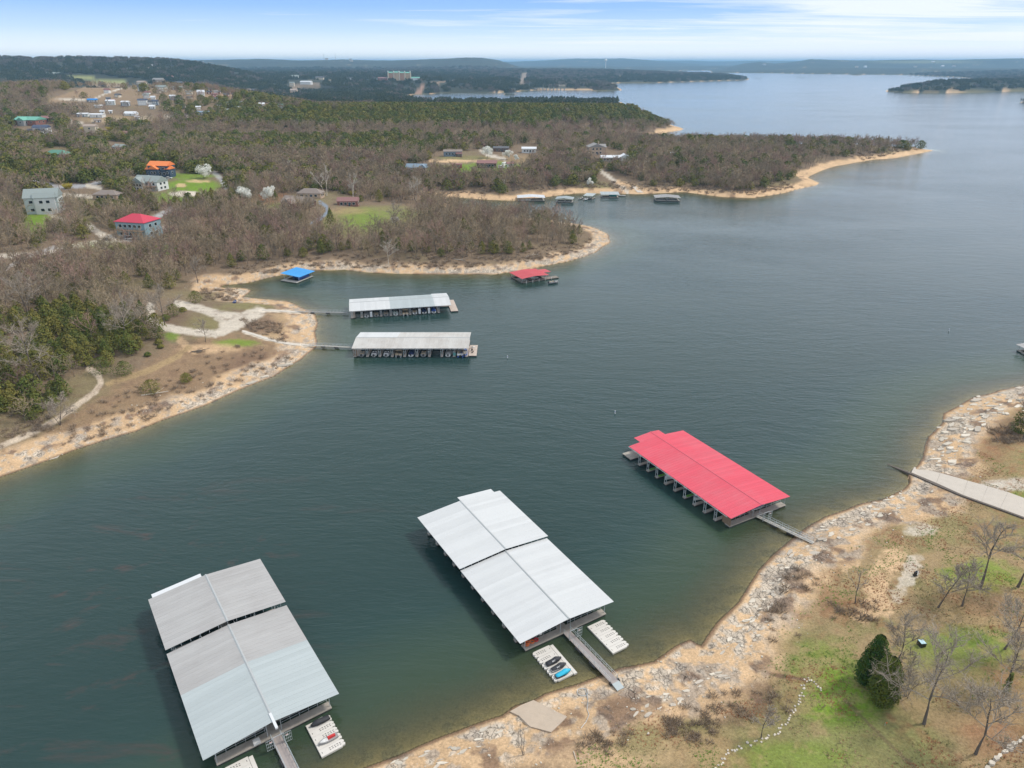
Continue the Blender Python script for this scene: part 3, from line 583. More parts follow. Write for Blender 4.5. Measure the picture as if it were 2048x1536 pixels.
def joined(bs, m, name):
    """several (builder, material slot) pairs as one mesh"""
    v = []; f = []; mi = []; ms = []
    for b, mm in bs:
        if mm not in ms: ms.append(mm)
        n = len(v); v += b.v; f += [tuple(i+n for i in q) for q in b.f]; mi += [ms.index(mm)]*len(b.f)
    me = mesh_from(name, v, [i for q in f for i in q], [len(q) for q in f])
    for mm in ms: me.materials.append(mm)
    me.polygons.foreach_set('material_index', np.array(mi, np.int32)); return me
# mid-distance kinds, as pairs (trunk mesh, crown mesh)
MID_BARE = []
for s in range(6):
    a, b = bare_tree(100+s, 9.6+(s % 3)*.8, 1.35+.15*(s % 2), 8, 6, 8, .05, 1, .45+.1*(s % 3), trunk_h=.24, multi=1+(s == 3))
    MID_BARE.append((a.me('trunk', BARK), b.me('crown', TWIG_RED if s == 5 else TWIG)))
MID_CEDAR = []
for s in range(5):
    a, b = cedar(200+s, 5.6+s*.4, 4.3+.4*(s % 3), 640, .5, .38+.09*s)
    MID_CEDAR.append((a.me('trunk', BARK), b.me('crown', CEDAR)))
FAR_BARE = []
for s in range(5):
    a, b = bare_tree(300+s, 9.8, 1.45, 7, 6, 7, .10, 0, .55, trunk_h=.24)
    FAR_BARE.append(joined([(a, BARK), (b, TWIG_RED if s == 4 else TWIG)], None, 'far_bare_tree'))
FAR_CEDAR = []
for s in range(4):
    a, b = cedar(400+s, 7.4, 7.4, 300, 1.1, .3)
    FAR_CEDAR.append(joined([(a, BARK), (b, CEDAR)], None, 'far_evergreen_tree'))
def clump(seed, kind):
    rng = random.Random(seed); v = []; cr = MB()
    for t in range(9):
        ox, oy, s = rng.uniform(-10, 10), rng.uniform(-10, 10), rng.uniform(.8, 1.25)
        src = rng.choice(CL_C if kind else CL_B); a = rng.random()*6.28; ca, sa = math.cos(a)*s, math.sin(a)*s; n = len(cr.v)
        cr.v += [(ox+x*ca-y*sa, oy+x*sa+y*ca, z*s) for x, y, z in src.v]; cr.f += [tuple(i+n for i in q) for q in src.f]
    return cr.me('woodland_patch', FARCEDAR if kind else FARTWIG)
CL_C = [cedar(500+s, 9.5, 6.5, 90, 2.0, .55)[1] for s in range(3)]
CL_B = [cedar(520+s, 10.5, 9.0, 110, 1.5, .45)[1] for s in range(3)]
FAR_CLUMP = [clump(600+s, s >= 3) for s in range(6)]

# ---- where trees stand: (kind, coords, value) in photo pixels of the tree's foot
EV = [((800,225),(480,40),1.0),((1150,225),(240,40),.9),((620,292),(300,24),.8),((840,285),(120,16),.6),((130,300),(260,60),.66),((250,350),(330,45),.5),((90,450),(130,40),.3),((60,330),(120,60),.6),((230,410),(80,26),.8),((420,400),(90,34),.7),((150,710),(170,95),.97),((40,760),(90,110),.9),((300,150),(500,24),.55),((620,178),(160,14),.8),((820,162),(200,16),.9),((1020,170),(90,12),.8),((1450,340),(60,10),.3),((330,640),(50,14),.5),((450,400),(40,20),.5),((1900,172),(300,14),.6),((260,560),(60,14),.35),((640,505),(60,20),.45),((770,495),(80,18),.4),((830,440),(40,14),.5),((1180,350),(40,14),.4),((1350,158),(180,8),.8)]
NOEV = [((800,266),(520,10),.02),((1200,258),(120,14),.1),((640,215),(120,8),.45)]
CLEAR_P = [
 [(-60,1000),(-20,880),(60,845),(130,810),(170,790),(185,735),(215,742),(300,735),(300,690),(330,680),(305,640),(290,605),(430,595),(520,600),(620,600),(660,700),(560,770)],
 [(645,452),(640,425),(660,412),(770,402),(850,412),(850,435),(800,450),(740,474),(690,478)],[(618,450),(642,410),(662,410),(640,450)],
 [(870,336),(870,318),(985,312),(1060,322),(1040,350),(930,356)],[(870,318),(875,302),(1080,300),(1085,322)],
 [(235,492),(225,462),(320,452),(345,470),(330,495)],[(56,440),(50,400),(130,388),(140,410),(110,445)],[(40,450),(60,440),(100,455),(95,475),(60,475)],
 [(265,385),(262,352),(355,345),(455,352),(460,392),(380,402),(320,404)],[(295,356),(298,330),(360,325),(362,352)],
 [(205,290),(220,282),(262,288),(270,312),(215,312)],[(70,316),(78,296),(140,296),(158,325),(100,326)],[(20,262),(30,240),(110,240),(125,275),(60,275)],
 [(150,275),(160,250),(220,248),(230,272)],[(545,418),(560,395),(640,380),(700,395),(725,412),(640,425)],[(810,345),(812,330),(865,332),(860,348)],
 [(1170,318),(1172,296),(1225,296),(1265,312),(1260,325),(1190,328)],[(945,338),(950,320),(1040,318),(1030,345)],[(1195,392),(1195,340),(1215,340),(1295,372),(1290,390)],
 [(100,212),(80,196),(200,150),(310,160),(410,168),(480,185),(600,176),(605,200),(560,215),(450,230),(240,250),(140,250),(140,236),(200,225)],[(120,155),(130,148),(200,148),(310,172),(250,172)],[(560,178),(575,160),(650,160),(645,182)],
 [(165,405),(160,378),(245,378),(245,400)],[(820,194),(840,164),(856,164),(848,194)],[(1036,172),(1040,144),(1058,144),(1052,172)],
 [(900,194),(905,182),(995,182),(1000,194)],[(0,350),(0,335),(35,335),(40,352)],
 [(1000,300),(1035,290),(1080,292),(1080,304)],[(700,163),(760,156),(840,156),(842,163)]]
SEEN = [(408,358,24,16),(492,402,20,16),(538,404,16,18),(975,317,14,9),(1013,320,12,9),(1178,372,9,9),(282,472,44,24),(94,424,36,26),(326,352,26,5),(304,378,36,16),(218,397,28,12),(598,412,38,13),(697,411,26,12),(622,394,26,6),(118,316,30,11),(243,303,18,9),(185,269,14,9),(86,268,24,9),(62,248,30,8),(834,343,26,10),(906,312,24,8),(974,334,24,10),(1190,308,20,10),(1228,322,30,10),(1058,306,18,7),(706,402,12,10),(654,392,10,14),(832,404,10,10),(664,470,12,22),(777,530,16,10),(788,446,22,14),(263,231,14,6),(198,236,30,6),(243,271,16,6),(522,353,12,8),(1345,312,6,8)]
ROADCLR = [it for it in PAINT if it[0] == 'r']
def in_poly(u, v, P):
    ins = np.zeros(u.shape, bool)
    for i in range(len(P)):
        ax, ay = P[i]; bx, by = P[(i+1) % len(P)]
        if ay != by: ins ^= ((ay > v) != (by > v)) & (u < (bx-ax)*(v-ay)/(by-ay)+ax)
    return ins
def forest():
    pts = []
    for (y0, y1, s) in ((180, 720, 4.4), (720, 1500, 6.6), (1500, 2700, 19.0), (2700, 6500, 34.0)):
        ys = np.arange(y0, y1, s)
        for yy in ys:
            xs = np.arange(-.92*yy-60, .86*yy+60, s); pts.append(np.stack([xs, np.full_like(xs, yy), np.full_like(xs, s)], 1))
    P = np.concatenate(pts); P[:, 0] += RNG.uniform(-.5, .5, len(P))*P[:, 2]; P[:, 1] += RNG.uniform(-.5, .5, len(P))*P[:, 2]
    X, Y, S = P.T; d = sdist(X, Y)
    k = (d > 6) & ~((X > 12) & (Y < 330)); X, Y, S, d = X[k], Y[k], S[k], d[k]
    h = hfun(X, Y, d); u, v = proj(X, Y, h); R = np.hypot(X, Y)
    nz = fbm(X, Y, 60, 4, 121); nf = fbm(X, Y, 15, 3, 131)
    shore_w = np.where(R < 480, 15, np.where(R < 900, 13, 12))+(nz-.5)*16
    shore_w = np.where((X < -45) & (Y < 320) & (u > 150), 40, shore_w)
    dens = sstep(d, shore_w, shore_w+10)
    dens *= .62+.38*sstep(nf, .3, .5)
    j = (nf-.5)*10
    for q in CLEAR_P: dens[in_poly(u+j, v+j*.4, q)] *= (np.where(u > 310, .26, .05)[in_poly(u+j, v+j*.4, q)] if q[0] == (100, 212) else 0)
    for (su, sv, sw, sh) in SEEN: dens[(np.abs(u-su) < sw) & (v > sv-3) & (v < sv+sh)] = 0
    for it in ROADCLR:
        x0, x1, y0, y1 = bounds(it); kk = (u > x0) & (u < x1) & (v > y0) & (v < y1)
        if kk.any(): dens[kk] *= seg_px(u[kk], v[kk], it[1]) > it[2]*1.25
        if y0 > 300:
            kk = (u > x0) & (u < x1) & (v > y0) & (v < y1+24)
            if kk.any(): dens[kk] *= np.where(np.minimum(seg_px(u[kk], v[kk]-8, it[1]), seg_px(u[kk], v[kk]-17, it[1])) < 8, .3, 1)
    e = np.full(u.shape, .15)
    for (cx, cy), (rx, ry), val in EV:
        q = np.sqrt(((u-cx)/rx)**2+((v-cy)/ry)**2); e = np.maximum(e, val*(1-sstep(q+(nf-.5)*.5, .8, 1.15)))
    for (cx, cy), (rx, ry), val in NOEV:
        q = np.sqrt(((u-cx)/rx)**2+((v-cy)/ry)**2); e = np.where(q < 1, np.minimum(e, val), e)
    e = np.where(S > 15, np.clip(e*1.1+.28+.15*(nz-.5)*4, 0, 1), e)
    near_th = in_poly(u, v, [(-80,900),(-80,600),(290,615),(300,690),(215,740),(180,790),(60,850)])
    r1 = RNG.random(len(X)); r2 = RNG.random(len(X)); keep = r1 < dens
    X, Y, S, h, u, v, e, R, r2, nf, near_th = (a[keep] for a in (X, Y, S, h, u, v, e, R, r2, nf, near_th))
    ever = r2 < np.clip(e+(nf-.5)*1.1*(e > .2), 0, 1)
    sc_ = RNG.uniform(.6, 1.32, len(X)); rot = RNG.uniform(0, 6.28, len(X))
    sc_ = np.where(near_th & ever, sc_*.98, sc_); sc_ = np.where(ever & (Y > 850) & (S < 10), sc_*1.2, sc_)
    fine = S < 10; vis = (u > -20) & (u < 2068) & (v < 1500)
    order = np.argsort(R+np.where(vis, 0, 1e6))
    used = np.zeros(len(X), bool)
    for flag, kinds, name, cat, lab, lim in ((False, MID_BARE, 'bare_tree', 'tree', 'leafless grey-brown tree in the woods on the left shore', 285), (True, MID_CEDAR, 'evergreen_tree', 'tree', 'dark olive evergreen tree among the bare woods on the left shore', 285)):
        sel = [i for i in order if fine[i] and ever[i] == flag and vis[i]][:lim]
        for i in sel:
            used[i] = True; a, b = kinds[RNG.integers(len(kinds))]
            zn = 'in the thicket beside the lower gravel path' if (u[i] < 310 and v[i] > 600) else ('in the woods left of the gravel loop' if (u[i] < 480 and v[i] > 545) else ('in the woods around the crimson-roofed house' if u[i] < 440 else ('in the woods behind the blue-roofed dock' if u[i] < 700 else 'in the woods on the rounded point')))
            o = thing(name, ('leafless grey-brown tree ' if not flag else 'dark olive evergreen tree ')+zn, cat, (X[i], Y[i], h[i]), rot[i], name.replace('_', ' ')+'s '+zn); o.scale = (sc_[i],)*3
            link('trunk', a, o); link('crown', b, o)
    def scatter(name, mask, meshes):
        ii = np.where(mask & ~used)[0]
        if not len(ii): return
        coll = bpy.data.collections.new(name+'_kinds')
        for n, m_ in enumerate(meshes): o = bpy.data.objects.new('%s_%02d' % (name, n), m_); coll.objects.link(o)
        me = bpy.data.meshes.new(name); me.vertices.add(len(ii)); me.vertices.foreach_set('co', np.stack([X[ii], Y[ii], h[ii]-.1], 1).astype(np.float32).ravel())
        for an, ty, val in (('idx', 'INT', RNG.integers(0, len(meshes), len(ii)).astype(np.int32)), ('rz', 'FLOAT', rot[ii].astype(np.float32)), ('sz', 'FLOAT', sc_[ii].astype(np.float32))):
            at = me.attributes.new(an, ty, 'POINT'); at.data.foreach_set('value', val)
        ob = link(name, me, kind='stuff')
        g = bpy.data.node_groups.new(name, 'GeometryNodeTree'); g.interface.new_socket('Geometry', in_out='INPUT', socket_type='NodeSocketGeometry'); g.interface.new_socket('Geometry', in_out='OUTPUT', socket_type='NodeSocketGeometry')
        gi = g.nodes.new('NodeGroupInput'); go = g.nodes.new('NodeGroupOutput'); ci = g.nodes.new('GeometryNodeCollectionInfo'); ci.inputs['Collection'].default_value = coll; ci.inputs['Separate Children'].default_value = True; ci.inputs['Reset Children'].default_value = True
        ip = g.nodes.new('GeometryNodeInstanceOnPoints'); ip.inputs['Pick Instance'].default_value = True
        mpn = g.nodes.new('GeometryNodeMeshToPoints')
        def att(nm, ty):
            a = g.nodes.new('GeometryNodeInputNamedAttribute'); a.data_type = ty; a.inputs['Name'].default_value = nm; return a.outputs['Attribute']
        cx = g.nodes.new('ShaderNodeCombineXYZ'); g.links.new(att('rz', 'FLOAT'), cx.inputs[2])
        g.links.new(gi.outputs[0], mpn.inputs[0]); g.links.new(mpn.outputs[0], ip.inputs['Points']); g.links.new(ci.outputs[0], ip.inputs['Instance']); g.links.new(att('idx', 'INT'), ip.inputs['Instance Index'])
        g.links.new(cx.outputs[0], ip.inputs['Rotation']); g.links.new(att('sz', 'FLOAT'), ip.inputs['Scale']); g.links.new(ip.outputs[0], go.inputs[0])
        md = ob.modifiers.new('scatter', 'NODES'); md.node_group = g
        print(name, len(ii))
    nearb = R < 560
    def j2(p): 
        me = bpy.data.meshes.new('t'); return p
    MB2 = [mesh_join(a, b) for a, b in MID_BARE]; MC2 = [mesh_join(a, b) for a, b in MID_CEDAR]
    scatter('bare_woods', fine & ~ever & nearb, MB2); scatter('evergreen_woods', fine & ever & nearb, MC2)
    scatter('distant_bare_woods', fine & ~ever & ~nearb, FAR_BARE); scatter('distant_evergreen_woods', fine & ever & ~nearb, FAR_CEDAR)
    scatter('far_hill_bare_woods', ~fine & ~ever, FAR_CLUMP[:3]); scatter('far_hill_evergreen_woods', ~fine & ever, FAR_CLUMP[3:])
def mesh_join(a, b):
    def grab(m):
        co = np.empty(len(m.vertices)*3, np.float32); m.vertices.foreach_get('co', co); vi = np.empty(len(m.loops), np.int32); m.loops.foreach_get('vertex_index', vi); lt = np.empty(len(m.polygons), np.int32); m.polygons.foreach_get('loop_total', lt); return co.reshape(-1, 3), vi, lt
    ca, va, la = grab(a); cb, vb, lb = grab(b); me = mesh_from('tree', np.concatenate([ca, cb]), np.concatenate([va, vb+len(ca)]), np.concatenate([la, lb]))
    me.materials.append(a.materials[0]); me.materials.append(b.materials[0]); me.polygons.foreach_set('material_index', np.array([0]*len(la)+[1]*len(lb), np.int32)); return me
forest()
# ------------------------------------------------------------------ docks and boats
def deck_mat(name, col, ang=0.0, pitch=6.5):
    m, t, b = new_mat(name); L = t.links; oc = N(t, 'ShaderNodeTexCoord'); sp = N(t, 'ShaderNodeSeparateXYZ'); L.new(oc.outputs['Object'], sp.inputs[0])
    f = M(t, 'FRACT', M(t, 'MULTIPLY', sp.outputs[0 if ang else 1], pitch)); g = M(t, 'MULTIPLY', M(t, 'GREATER_THAN', f, .9), -.5)
    n = N(t, 'ShaderNodeTexNoise', i_Scale=1.2, i_Detail=6.0, i_Roughness=.7); L.new(oc.outputs['Object'], n.inputs['Vector'])
    v = M(t, 'ADD', M(t, 'ADD', M(t, 'MULTIPLY', n.outputs[0], .8), .62), g)
    mx = N(t, 'ShaderNodeVectorMath', operation='SCALE'); mx.inputs[0].default_value = col; L.new(v, mx.inputs['Scale']); L.new(mx.outputs[0], b.inputs['Base Color']); b.inputs['Roughness'].default_value = .85
    return m
def roof_mat(name, col, rough=.45, dirt=.1, stain=(.45, .40, .36)):
    m, t, b = new_mat(name); L = t.links; oc = N(t, 'ShaderNodeTexCoord'); mp_ = N(t, 'ShaderNodeMapping'); mp_.inputs['Scale'].default_value = (.25, 2.5, 1); L.new(oc.outputs['Object'], mp_.inputs[0])
    geo = N(t, 'ShaderNodeNewGeometry'); oi = N(t, 'ShaderNodeObjectInfo')
    ad = N(t, 'ShaderNodeVectorMath', operation='ADD'); L.new(mp_.outputs[0], ad.inputs[0]); L.new(oi.outputs['Location'], ad.inputs[1])
    n = N(t, 'ShaderNodeTexNoise', i_Scale=1.3, i_Detail=7.0, i_Roughness=.7); L.new(ad.outputs[0], n.inputs['Vector'])
    n2 = N(t, 'ShaderNodeTexNoise', i_Scale=.16, i_Detail=4.0, i_Roughness=.6); L.new(geo.outputs['Position'], n2.inputs['Vector'])
    f = M(t, 'MULTIPLY', M(t, 'ADD', M(t, 'SUBTRACT', n.outputs[0], .42), M(t, 'SUBTRACT', n2.outputs[0], .48)), dirt*7, clamp=True)
    mx = N(t, 'ShaderNodeMix', data_type='RGBA'); mx.inputs['A'].default_value = (*col, 1); mx.inputs['B'].default_value = (*stain, 1); L.new(f, mx.inputs['Factor'])
    rv = M(t, 'ADD', M(t, 'MULTIPLY', oi.outputs['Random'], .09), .955); s2 = N(t, 'ShaderNodeVectorMath', operation='SCALE'); L.new(mx.outputs['Result'], s2.inputs[0]); L.new(rv, s2.inputs['Scale'])
    L.new(s2.outputs[0], b.inputs['Base Color']); b.inputs['Roughness'].default_value = rough; b.inputs['Specular IOR Level'].default_value = .15
    return m
R_WHITE = roof_mat('white_roof_steel', (.545, .56, .565), .8, .10, (.44, .46, .48))
R_NEW = roof_mat('pale_blue_grey_steel', (.395, .44, .45), .8, .10, (.34, .385, .395))
R_OLD = roof_mat('weathered_grey_steel', (.388, .386, .383), .6, .16, (.285, .27, .265))
R_BRIGHT = roof_mat('bright_white_sheet', (.62, .64, .66), .6, .02)
R_RED = roof_mat('red_roof_steel', (.61, .098, .135), .8, .17, (.55, .17, .20)); R_REDCAP = mat('red_ridge_steel', (.55, .085, .12), .5, var=.05)
R_STAIN = roof_mat('stained_cream_steel', (.50, .495, .475), .7, .22, (.34, .30, .265)); R_BLUE = roof_mat('blue_roof_steel', (.055, .30, .66), .45, .05, (.05, .25, .55)); R_PINK = roof_mat('faded_red_steel', (.50, .10, .115), .7, .1, (.42, .11, .12))
CAP = mat('grey_ridge_steel', (.37, .39, .395), .5, var=.05); STEEL = mat('galvanised_steel', (.46, .50, .52), .5, .25, .12); DECK = deck_mat('weathered_deck_boards', (.36, .33, .29)); CONC = deck_mat('concrete_deck', (.46, .44, .40), 0, .4); PINKDECK = deck_mat('pinkish_deck_boards', (.50, .42, .36)); DARKDECK = deck_mat('dark_deck_boards', (.22, .19, .16)); FLOATM = mat('black_float', (.03, .03, .032), .7); TIMBER = mat('brown_timber', (.22, .15, .10), .85, var=.2)
HULLW = mat('white_gelcoat', (.72, .72, .70), .3); NAVY = mat('navy_canvas', (.018, .03, .10), .75); BLUEC = mat('blue_tarp', (.03, .09, .36), .7); MAROON = mat('maroon_canvas', (.155, .05, .045), .8, var=.1); BLACKC = mat('black_canvas', (.03, .032, .037), .75, var=.2); TAN = mat('tan_canvas', (.42, .34, .24), .8); GREY = mat('grey_vinyl', (.28, .28, .28), .7); BLACKP = mat('black_plastic', (.015, .015, .017), .4); GLASS = mat('dark_glass', (.02, .03, .035), .12); ALU = mat('brushed_aluminium', (.5, .52, .54), .4, .5); WHITEP = mat('white_paint', (.78, .78, .76), .5, var=.05); CYAN = mat('cyan_cover', (.02, .42, .62), .6, var=.2, scale=3); PWCP = mat('cream_float_plastic', (.60, .575, .53), .6, var=.08); REDP = mat('red_paint', (.5, .03, .03), .5); ORANGE = mat('orange_plastic', (.65, .16, .04), .6); GREENP = mat('green_mat', (.10, .30, .03), .8); TEALP = mat('teal_vinyl', (.02, .30, .28), .6)
_pc = {}
def roof_sheet(hw, drop, pw, m):
    k = (round(hw, 2), round(drop, 2), round(pw, 3), m.name)
    if k not in _pc:
        b = MB(); a = pw/2
        b.solid([(0, -a, -.04), (hw, -a, -drop-.04), (hw, a, -drop-.04), (0, a, -.04)], [(0, -a, 0), (hw, -a, -drop), (hw, a, -drop), (0, a, 0)])
        rk = 1.0 if m.name.startswith('white') or m.name.startswith('red') else 1
        for y, w, h in ((a-.06, .055, (.035 if m.name.startswith('white') else .05)*rk), (-a*.33, .03, .022*rk), (a*.33-.02, .03, .022*rk)):
            b.solid([(0, y-w, 0), (hw, y-w, -drop), (hw, y+w, -drop), (0, y+w, 0)], [(0, y-w*.4, h), (hw, y-w*.4, h-drop), (hw, y+w*.4, h-drop), (0, y+w*.4, h)])
        _pc[k] = b.me('roof_sheet', m)
    return _pc[k]
def gable(root, y0, y1, hwl, hwr, zr, slope, pitch, pick, cap=CAP, name='roof_sheet'):
    n = max(1, round((y1-y0)/pitch)); pw = (y1-y0)/n
    for i in range(n):
        y = y0+pw*(i+.5)
        for s, hw in ((1, hwr), (-1, hwl)):
            if hw <= .05: continue
            o = link(name, roof_sheet(hw, hw*slope, pw, pick(y, s)), root); o.location = (0, y, zr); o.rotation_euler = (0, 0, 0 if s > 0 else math.pi)
    MB().solid([(-.22, y0-.05, zr+.02-.22*slope), (.22, y0-.05, zr+.02-.22*slope), (.22, y1+.05, zr+.02-.22*slope), (-.22, y1+.05, zr+.02-.22*slope)], [(-.05, y0-.05, zr+.11), (.05, y0-.05, zr+.11), (.05, y1+.05, zr+.11), (-.05, y1+.05, zr+.11)]).build('ridge_cap', cap, root)
def rail(root, p, q, h=1.05, step=1.6, m=None, name='railing', mid=2):
    p = Vector(p); q = Vector(q); n = max(1, round((q-p).length/step)); b = MB()
    for i in range(n+1):
        a = p.lerp(q, i/n); b.beam(a, a+Vector((0, 0, h)), .06)
    for k in range(mid): z = Vector((0, 0, h*(1-k/mid*.95)-.02)); b.beam(p+z, q+z, .05)
    b.build(name, m or STEEL, root)
def marina(name, label, org, rot, L, secs, fingers, fl, fr, slope, eave, ridge, deck=DECK, nearx=(-9.2, 9.6), endw=1.6, farx=None, near_front=True, zig=True):
    """covered slips round a middle walkway; x across, y away from the shore"""
    t = thing(name, label, 'boat dock', (org[0], org[1], 0), math.radians(rot))
    MB().box((0, L/2+.5, .42), (1.9, L-1, .16)).build('walkway', deck, t); MB().box((0, L/2+.5, .14), (1.7, L-1.2, .4)).build('float', FLOATM, t)
    x0, x1 = nearx; MB().box(((x0+x1)/2, .7+endw/2, .45), (x1-x0, endw, .18)).build('end_walkway', deck, t); MB().box(((x0+x1)/2, .7+endw/2, .15), (x1-x0-.2, endw-.2, .42)).build('float', FLOATM, t)
    if farx:
        a, b_, ya, yb = farx; MB().box(((a+b_)/2, (ya+yb)/2, .45), (b_-a, yb-ya, .18)).build('end_deck', PINKDECK if farx and deck is PINKDECK else deck, t); MB().box(((a+b_)/2, (ya+yb)/2, .15), (b_-a-.2, yb-ya-.2, .42)).build('float', FLOATM, t)
    fm = {}
    for y in fingers:
        for s, ln in ((-1, fl), (1, fr)):
            if ln <= 0: continue
            if s not in fm:
                fm[s] = (MB().box((s*(ln+.9)/2, 0, .42), (ln-.95, .95, .16)).me('finger', deck), MB().box((s*(ln+.9)/2, 0, .14), (ln-1.1, .8, .4)).me('float', FLOATM))
                b = MB(); xx = s*(ln-.15); z1 = ridge-abs(xx)*slope-.1
                for yy in (-.35, .35): b.beam((xx, yy, .4), (xx, yy, z1), .1)
                b.beam((xx, -.35, 1.5), (xx, .35, 2.5), .05); b.beam((xx, .35, 1.5), (xx, -.35, 2.5), .05); b.beam((xx, -.35, 2.5), (xx, .35, 2.5), .05); b.beam((xx, -.35, .9), (xx, .35, .9), .06)
                bm_ = b.me('post_frame', STEEL); b = MB(); b.beam((s*ln*.5, 0, .4), (s*ln*.5, 0, ridge-ln*.5*slope-.1), .09); pm = b.me('post', STEEL)
                b = MB(); b.beam((0, 0, ridge-.12), (xx, 0, z1), .08, .12); b.beam((0, 0, ridge-.75), (xx, 0, z1-.1), .07)
                for k in range(6):
                    a = s*ln*k/6; c_ = s*ln*(k+.5)/6; b.beam((a, 0, ridge-.12-abs(a)*slope), (c_, 0, ridge-.75+(z1-.1-ridge+.75)*(k+.5)/6), .045)
                fm[s] += (bm_, pm, b.me('truss', STEEL))
            for nm, me in zip(('finger_walkway', 'float', 'post_frame', 'post', 'truss'), fm[s]):
                o = link(nm, me, t); o.location = (0, y, 0)
    b = MB()
    for s, ln in ((-1, fl), (1, fr)):
        for f in (.12, .5, .97): x = s*ln*f; b.beam((x, 1, ridge-abs(x)*slope-.12), (x, L-.6, ridge-abs(x)*slope-.12), .07, .1)
    b.build('purlins', STEEL, t)
    for (ya, yb, dz, pick, hl, hr) in secs:
        gable(t, ya, yb, hl, hr, ridge+dz, slope, .92, pick, R_REDCAP if 'bright red' in label else CAP)
        if dz > .2:
            b = MB()
            for k in range(-6, 7): x = k*1.65; b.beam((x, ya+.2, ridge-abs(x)*slope-.1), (x, ya+.2, ridge+dz-abs(x)*slope-.05), .08)
            b.build('clerestory_struts', STEEL, t)
    if near_front:
        rail(t, (x0+.3, 2.25, .54), (-1.2, 2.25, .54)); rail(t, (1.4, 2.25, .54), (x1-.3, 2.25, .54))
        for x in (x0+.15, -1.1, 1.2, x1-.15): MB().beam((x, 1.2, .5), (x, 1.2, ridge-abs(x)*slope-.08), .1).build('post', STEEL, t)
    return t
def gangway(label, x0, y0, z0, x1, y1, z1, w=1.3, m=DECK, rails=1, wheels=False, name='gangway', plate=True, rm=None):
    p = Vector((x0, y0, z0)); q = Vector((x1, y1, z1)); d = q-p; Lg = math.hypot(d.x, d.y)
    t = thing(name, label, 'gangway', p, math.atan2(d.y, d.x)); s = (q.z-p.z)/Lg
    MB().solid([(0, -w/2, -.12), (Lg, -w/2, Lg*s-.12), (Lg, w/2, Lg*s-.12), (0, w/2, -.12)], [(0, -w/2, 0), (Lg, -w/2, Lg*s), (Lg, w/2, Lg*s), (0, w/2, 0)]).build('gangway_deck', m, t)
    for y in ((-w/2, w/2) if rails == 1 else ()):
        rail(t, (.2, y, 0), (Lg-.4, y, (Lg-.4)*s), 1.05, 1.5, rm); 
        b = MB(); n = max(2, round(Lg/1.5))
        for i in range(n): a = .2+(Lg-.6)*i/n; c_ = .2+(Lg-.6)*(i+1)/n; b.beam((a, y, a*s), (c_, y, c_*s+.95), .03)
        b.build('brace', rm or STEEL, t)
    if plate: MB().solid([(Lg, -w/2, Lg*s-.06), (Lg+1.5, -w/2, Lg*s-.3), (Lg+1.5, w/2, Lg*s-.3), (Lg, w/2, Lg*s-.06)], [(Lg, -w/2, Lg*s+.02), (Lg+1.5, -w/2, Lg*s-.22), (Lg+1.5, w/2, Lg*s-.22), (Lg, w/2, Lg*s+.02)]).build('end_plate', R_NEW, t)
    if wheels:
        for y in (-w/2-.14, w/2+.14): MB().beam((Lg-.3, y-.1, Lg*s-.15), (Lg-.3, y+.1, Lg*s-.15), .72, k=12).build('wheel', BLACKP, t)
    for k in (.33, .62): MB().box((Lg*k, 0, Lg*k*s-.3), (1.6, w+.5, .3)).build('float', FLOATM, t)
    return t
def place(t, o, lx, ly, z, rz=0.0):
    """put thing o at local (lx, ly) of dock t"""
    a = t.rotation_euler.z; ca, sa = math.cos(a), math.sin(a)
    o.location = (t.location.x+lx*ca-ly*sa, t.location.y+lx*sa+ly*ca, z); o.rotation_euler = (0, 0, a+rz); return o
def L2W(t, lx, ly): a = t.rotation_euler.z; return (t.location.x+lx*math.cos(a)-ly*math.sin(a), t.location.y+lx*math.sin(a)+ly*math.cos(a))
def hullmesh(L, W, H, tip=.06, sheer=.25, bott=.45):
    rings = []
    for k, f in ((0, .86), (.25, 1), (.5, 1), (.72, .82), (.88, .5), (1, tip)):
        y = L*k-L/2; w = W/2*f; sh = H+sheer*H*max(0, k-.5)*2; zb = H*.6*max(0, k-.6)**1.5
        rings.append([(-w, y, sh), (-w*.92, y, H*bott+zb*.4), (-w*.25, y, zb), (w*.25, y, zb), (w*.92, y, H*bott+zb*.4), (w, y, sh)])
    b = MB(); b.loft(rings); return b
